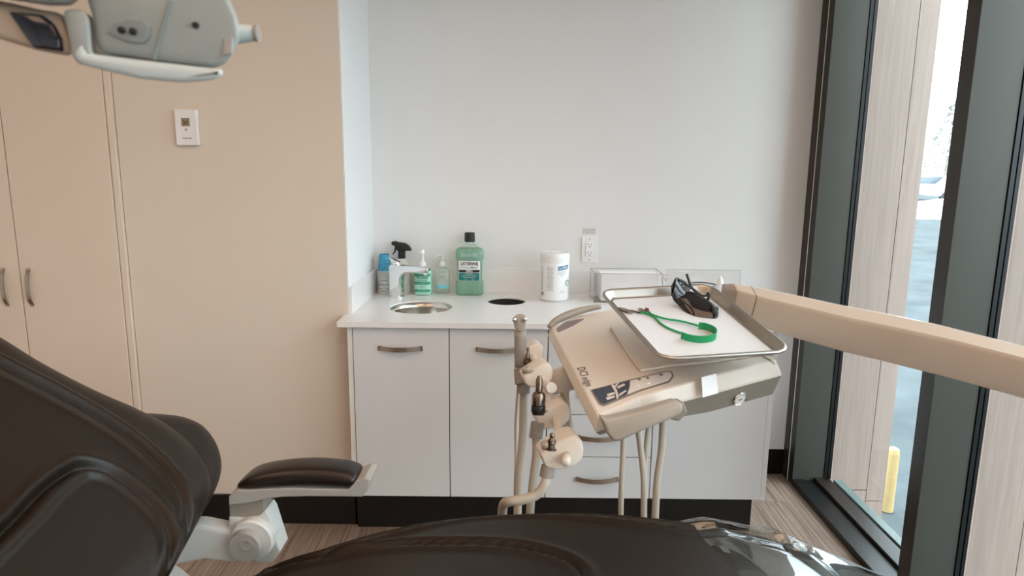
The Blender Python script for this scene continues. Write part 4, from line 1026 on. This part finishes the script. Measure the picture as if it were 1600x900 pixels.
und = [rrect(.028, -.0215, .045), rrect(.021, -.0205, .045), rrect(.0155, -.011, .045), rrect(.011, -.004, .045), rrect(.006, -.005, .045), rrect(.002, -.006, .045)]
rings(und, cap=False, bm=b); vv = [b.verts.new(p) for p in und[0]]; b.faces.new(vv)
obj('tray_pan', b, M_traysteel, tray, .9)
obj('tray_support', prism([T(.06, .08, -.024), T(tW - .06, .08, -.024), T(tW - .06, tL - .1, -.024), T(.06, tL - .1, -.024)], -tn * .006, .001, 1), M_beiged, du)
pl_ = tag(obj('tray_liner', prism(rrect(.028, -.0195, .045), tn * .0008), mat('liner_paper', (212, 209, 210), .8, var=.01, scale=10, bump=.1, bscale=60), origin=T(tW / 2, tL / 2, -.02)), 'white paper liner covering the bottom of the steel tray', 'paper')
def tp_(x, y, h=0):
    return onplane(x, y, o_ + tn * (-.0187 + h), tn)
# bib chain: green silicone tube, band and metal clips
bc_ = thing('bib_clip_cord', 'green silicone bib cord with two metal clips on the tray', 'bib clip', tp_(1060, 510))
def tl(pts, h=.003): return [tp_(x, y, h) for x, y in pts]
obj('cord', tube(tl([(1000, 488), (1010, 490), (1022, 495), (1032, 505), (1045, 513), (1066, 521)]), .0027, 10), M_green, bc_, True)
obj('cord', tube([tp_(1013, 486, .006)] + tl([(1020, 492), (1040, 498), (1065, 502), (1092, 509)], .006), .0027, 10), M_green, bc_, True)
bs = spline([tp_(*q) for q in [(1064, 529), (1075, 533), (1090, 535.5), (1105, 535), (1116, 531.5), (1118.5, 525), (1112, 519), (1100, 515), (1091, 514)]], 5)
R = []
for k, q in enumerate(bs):
    a = (bs[min(k + 1, len(bs) - 1)] - bs[max(k - 1, 0)]).normalized(); nn = a.cross(tn); t = .0012
    R.append([q + nn * t, q - nn * t, q - nn * t + tn * .019, q + nn * t + tn * .019])
obj('neck_band', rings(R), M_green, bc_, .8)
def clip(pts, w_, m):
    c = [tp_(x, y, h) for x, y, h in pts]
    R = []
    for k, q in enumerate(c):
        a = (c[min(k + 1, len(c) - 1)] - c[max(k - 1, 0)]).normalized(); s_ = a.cross(tn).normalized() * w_[k]
        R.append([q - s_, q + s_, q + s_ + tn * .002, q - s_ + tn * .002])
    return rings(R)
k = obj('clip', clip([(966, 481, .001), (972, 483, .003), (984, 487, .006), (990, 489, .004)], [.003, .0055, .006, .004], M_steel), M_traysteel, bc_, .5)
obj('clip_jaw', clip([(968, 483.5, .0), (978, 488, .0), (986, 490, .0)], [.004, .006, .004], M_steel), M_traysteel, k, .5)
obj('clip_swivel', tube([tp_(985, 485, .006), tp_(993, 487, .004), tp_(1001, 489, .003)], .0022, 8), M_blackp, k, True)
k = obj('clip', clip([(999, 482, .001), (1004, 485, .004), (1011, 487, .008), (1015, 487, .006)], [.003, .0055, .006, .004], M_steel), M_traysteel, bc_, .5)
obj('clip_jaw', clip([(1000, 484, .0), (1008, 489, .0), (1014, 490, .0)], [.004, .006, .004], M_steel), M_traysteel, k, .5)
obj('clip_tip', tube([tp_(1008, 482, .012), tp_(1014, 484, .010)], .003, 8, 1), M_red, k, True)

# protective glasses lying on their lens, temples up
gl = thing('protective_glasses', 'dark wraparound protective glasses standing folded at the back of the tray', 'glasses', tp_(1085, 493))
g0 = tp_(1121, 496); g1 = tp_(1064, 466)   # lower lens edge on the paper
def zt_(px, py): return (tp_(px, py, .001) - EYE).dot(FW)
GO = zt_(1100, 496.5) - 1.66
def G(px, py, zc): return P(px, py, zc=min(zc + GO, zt_(px, py) - .002, 1.83))
# front shield: grid between bottom curve and top curve, both bowed
botc = [(1050, 463, 1.80), (1053, 470, 1.775), (1061, 478, 1.745), (1070, 487, 1.705), (1084, 493.5, 1.675), (1100, 496.5, 1.66), (1114, 497.5, 1.655), (1120.5, 497.5, 1.66)]
topc = [(1057, 434, 1.82), (1061, 440, 1.80), (1066, 449, 1.77), (1071, 455, 1.745), (1083, 458, 1.72), (1098, 467, 1.70), (1112, 476, 1.685), (1123, 482, 1.685)]
bq = spline([P(q[0], q[1], zc=min(q[2] + GO, zt_(q[0], q[1]), 1.82)) for q in botc], 4); tq = spline([G(*q) for q in topc], 4)
Rr = []
for sgn in (0, 1):
    rr_ = []
    for k in range(9):
        t = k / 8; row_ = []
        for a, c in zip(bq, tq): row_.append(a.lerp(c, t) - FW * .006 * math.sin(PI * t) + FW * (.0022 * sgn))
        rr_.append(row_)
    Rr.append(rr_)
b = NB(); m_ = len(bq)
V = [[[b.verts.new(p) for p in row_] for row_ in side] for side in Rr]
for sd in (0, 1):
    for i in range(8):
        for j in range(m_ - 1): b.faces.new((V[sd][i][j], V[sd][i][j + 1], V[sd][i + 1][j + 1], V[sd][i + 1][j]))
for j in range(m_ - 1):
    b.faces.new((V[0][0][j], V[1][0][j], V[1][0][j + 1], V[0][0][j + 1])); b.faces.new((V[0][8][j], V[1][8][j], V[1][8][j + 1], V[0][8][j + 1]))
for i in range(8):
    for jj in (0, m_ - 1): b.faces.new((V[0][i][jj], V[1][i][jj], V[1][i + 1][jj], V[0][i + 1][jj]))
bmesh.ops.recalc_face_normals(b, faces=b.faces)
obj('lens_shield', b, M_shades, gl, .8)
obj('brow_bar', tube([G(x, y, z) + FW * .004 for x, y, z in topc], .0035, 8), M_blackp, gl, True)
obj('hinge_block', prism([G(*q, 1.66) for q in [(1112, 475), (1123, 481), (1122, 497), (1113, 494)]], FW * .012, .002, 1), M_blackp, gl)
obj('side_shield', prism([G(*q, 1.80) for q in [(1049, 462), (1049, 447), (1054, 436), (1059, 434), (1072, 440), (1080, 452), (1066, 462), (1056, 470)]], FW * .003, .001, 1), M_shades, gl)
obj('temple', tube([G(1073, 428, 1.80), G(1075, 434, 1.79), G(1081, 449, 1.76), G(1092, 461, 1.74), G(1105, 470, 1.72), G(1120, 481, 1.69)], lambda t: .0032 - .0008 * t, 8, flat=1.2), M_blackp, gl, True)
obj('temple', tube([G(1060, 437, 1.84), G(1070, 443, 1.85), G(1084, 452, 1.85), G(1098, 462, 1.81), G(1107, 461, 1.79)], .003, 8), M_blackp, gl, True)
obj('nose_bridge', prism([G(*q, 1.76) for q in [(1057, 461), (1066, 455), (1070, 457), (1062, 465)]], FW * .004, .001, 1), M_grey, gl)
for q in ((1066, 441), (1070, 446)): obj('hinge_slot', prism([G(q[0] - 4, q[1], 1.79), G(q[0] + 3, q[1] + 1.5, 1.79), G(q[0] + 3, q[1] + 3, 1.79), G(q[0] - 4, q[1] + 1.8, 1.79)], FW * .002), M_steel, gl)
obj('temple_tip', tube([G(1105, 457, 1.76), G(1108, 460, 1.75), G(1106, 469, 1.74)], .004, 8), M_blackp, gl, True)

# ================================================================== OPERATING LAMP (top left, close to the lens)
LY = .74
LD = ray(250, 60); LD = LD / LD.y
def lprism(pts, depth, taper, bev, seg=3, side=0):
    c = sum(pts, Vector()) / len(pts); v = LD * depth; b = NB(); n = len(pts)
    a = [b.verts.new(p) for p in pts]; e = [b.verts.new(c + (p - c) * taper + v) for p in pts]
    b.faces.new(a); b.faces.new(list(reversed(e)))
    for i in range(n): b.faces.new((a[i], e[i], e[(i + 1) % n], a[(i + 1) % n]))
    bmesh.ops.recalc_face_normals(b, faces=b.faces)
    bmesh.ops.bevel(b, geom=[q for q in b.edges if q.calc_face_angle(0) > .5], offset=bev, segments=seg, affect='EDGES', profile=.5)
    return b
def L(x, y, Y=LY): return P(x, y, Y=Y)
lp = thing('operating_lamp', 'grey-white overhead dental lamp head at the upper left', 'lamp', L(240, 60, LY + .05))
hs = obj('housing', lprism([L(*q) for q in [(128, -60), (133, 0), (140, 22), (144, 60), (148, 84), (235, 96), (330, 108), (352, 108), (366, 88), (378, 64), (378, 44), (374, 24), (360, -6), (340, -60)]], 0.1, 0.82, .012), M_lamp, lp, .6)
obj('lower_rim', lprism([L(*q, LY - .012) for q in [(128, 62), (134, 80), (146, 85), (235, 96), (330, 107), (353, 107), (349, 118), (338, 126), (290, 130), (220, 124), (160, 110), (135, 104), (118, 98), (114, 80)]], 0.1, 0.84, .006), M_lamprim, lp, .6)
obj('side_frame', lprism([L(*q, LY - .010) for q in [(96, 14), (128, 14), (139, 26), (143, 78), (150, 92), (130, 106), (112, 92), (105, 50)]], 0.08, 0.9, .006), M_lamp, lp, .6)
obj('reflector_bezel', lprism([L(*q, LY + .01) for q in [(-60, -10), (20, 5), (60, 14), (98, 20), (112, 60), (116, 90), (60, 80), (0, 62), (-60, 50)]], 0.08, 0.9, .008), M_lampbeige, lp, .6)
obj('reflector', prism([L(*q, LY + .004) for q in [(10, 17), (62, 22), (80, 36), (92, 60), (94, 80), (50, 74), (38, 58)]], (0, .012, 0), .003, 3), M_lens, lp, .6)
obj('upper_cover', lprism([L(*q, LY - .02) for q in [(-60, -60), (128, -60), (124, -4), (100, 6), (60, 6), (20, 0), (-60, -12)]], 0.1, 0.85, .012), M_lamp, lp, .6)
rcs = obj('switch_recess', prism([L(*q, LY - .004) for q in [(166, 50), (178, 36), (200, 28), (222, 32), (233, 40), (232, 58), (222, 68), (200, 66)]], (0, .006, 0), .0015, 2), M_lampdk, lp)
for q in ((190, 47), (208, 49)): obj('sensor', lathe(L(*q, LY - .005), [(.001, -.002), (.0035, -.002), (.004, .003)], 18, (0, 1, 0)), M_blackp, rcs, True)
obj('vent_hole', lathe(L(305, 39, LY - .002), [(.001, -.0015), (.003, -.0015), (.0035, .003)], 18, (0, 1, 0)), M_hole, lp, True)
obj('seam_rib', prism([L(*q, LY - .002) for q in [(262, 0), (269, 0), (243, 94), (236, 93)]], (0, .004, 0), .0005, 1), M_lampdk, lp)
obj('small_label', prism([L(*q, LY - .002) for q in [(350, 60), (363, 58), (362, 84), (348, 86)]], (0, .004, 0), .0005, 1), M_armgrey, lp)
hn = obj('handle_stub', tube([L(365, 54, LY + .05), L(382, 53, LY + .05), L(400, 52, LY + .05)], lambda t: .011 - .003 * t, 16, 4), M_lamprim, lp, True)
obj('handle_cap', tube([L(398, 52, LY + .05), L(404, 52, LY + .05)], .009, 16, 1), M_grey, hn, .6)
obj('lamp_arm', tube([L(60, -40, LY + .06), L(40, -150, LY + .12), L(-60, -260, LY + .2)], .02, 16), M_lamp, lp, True)
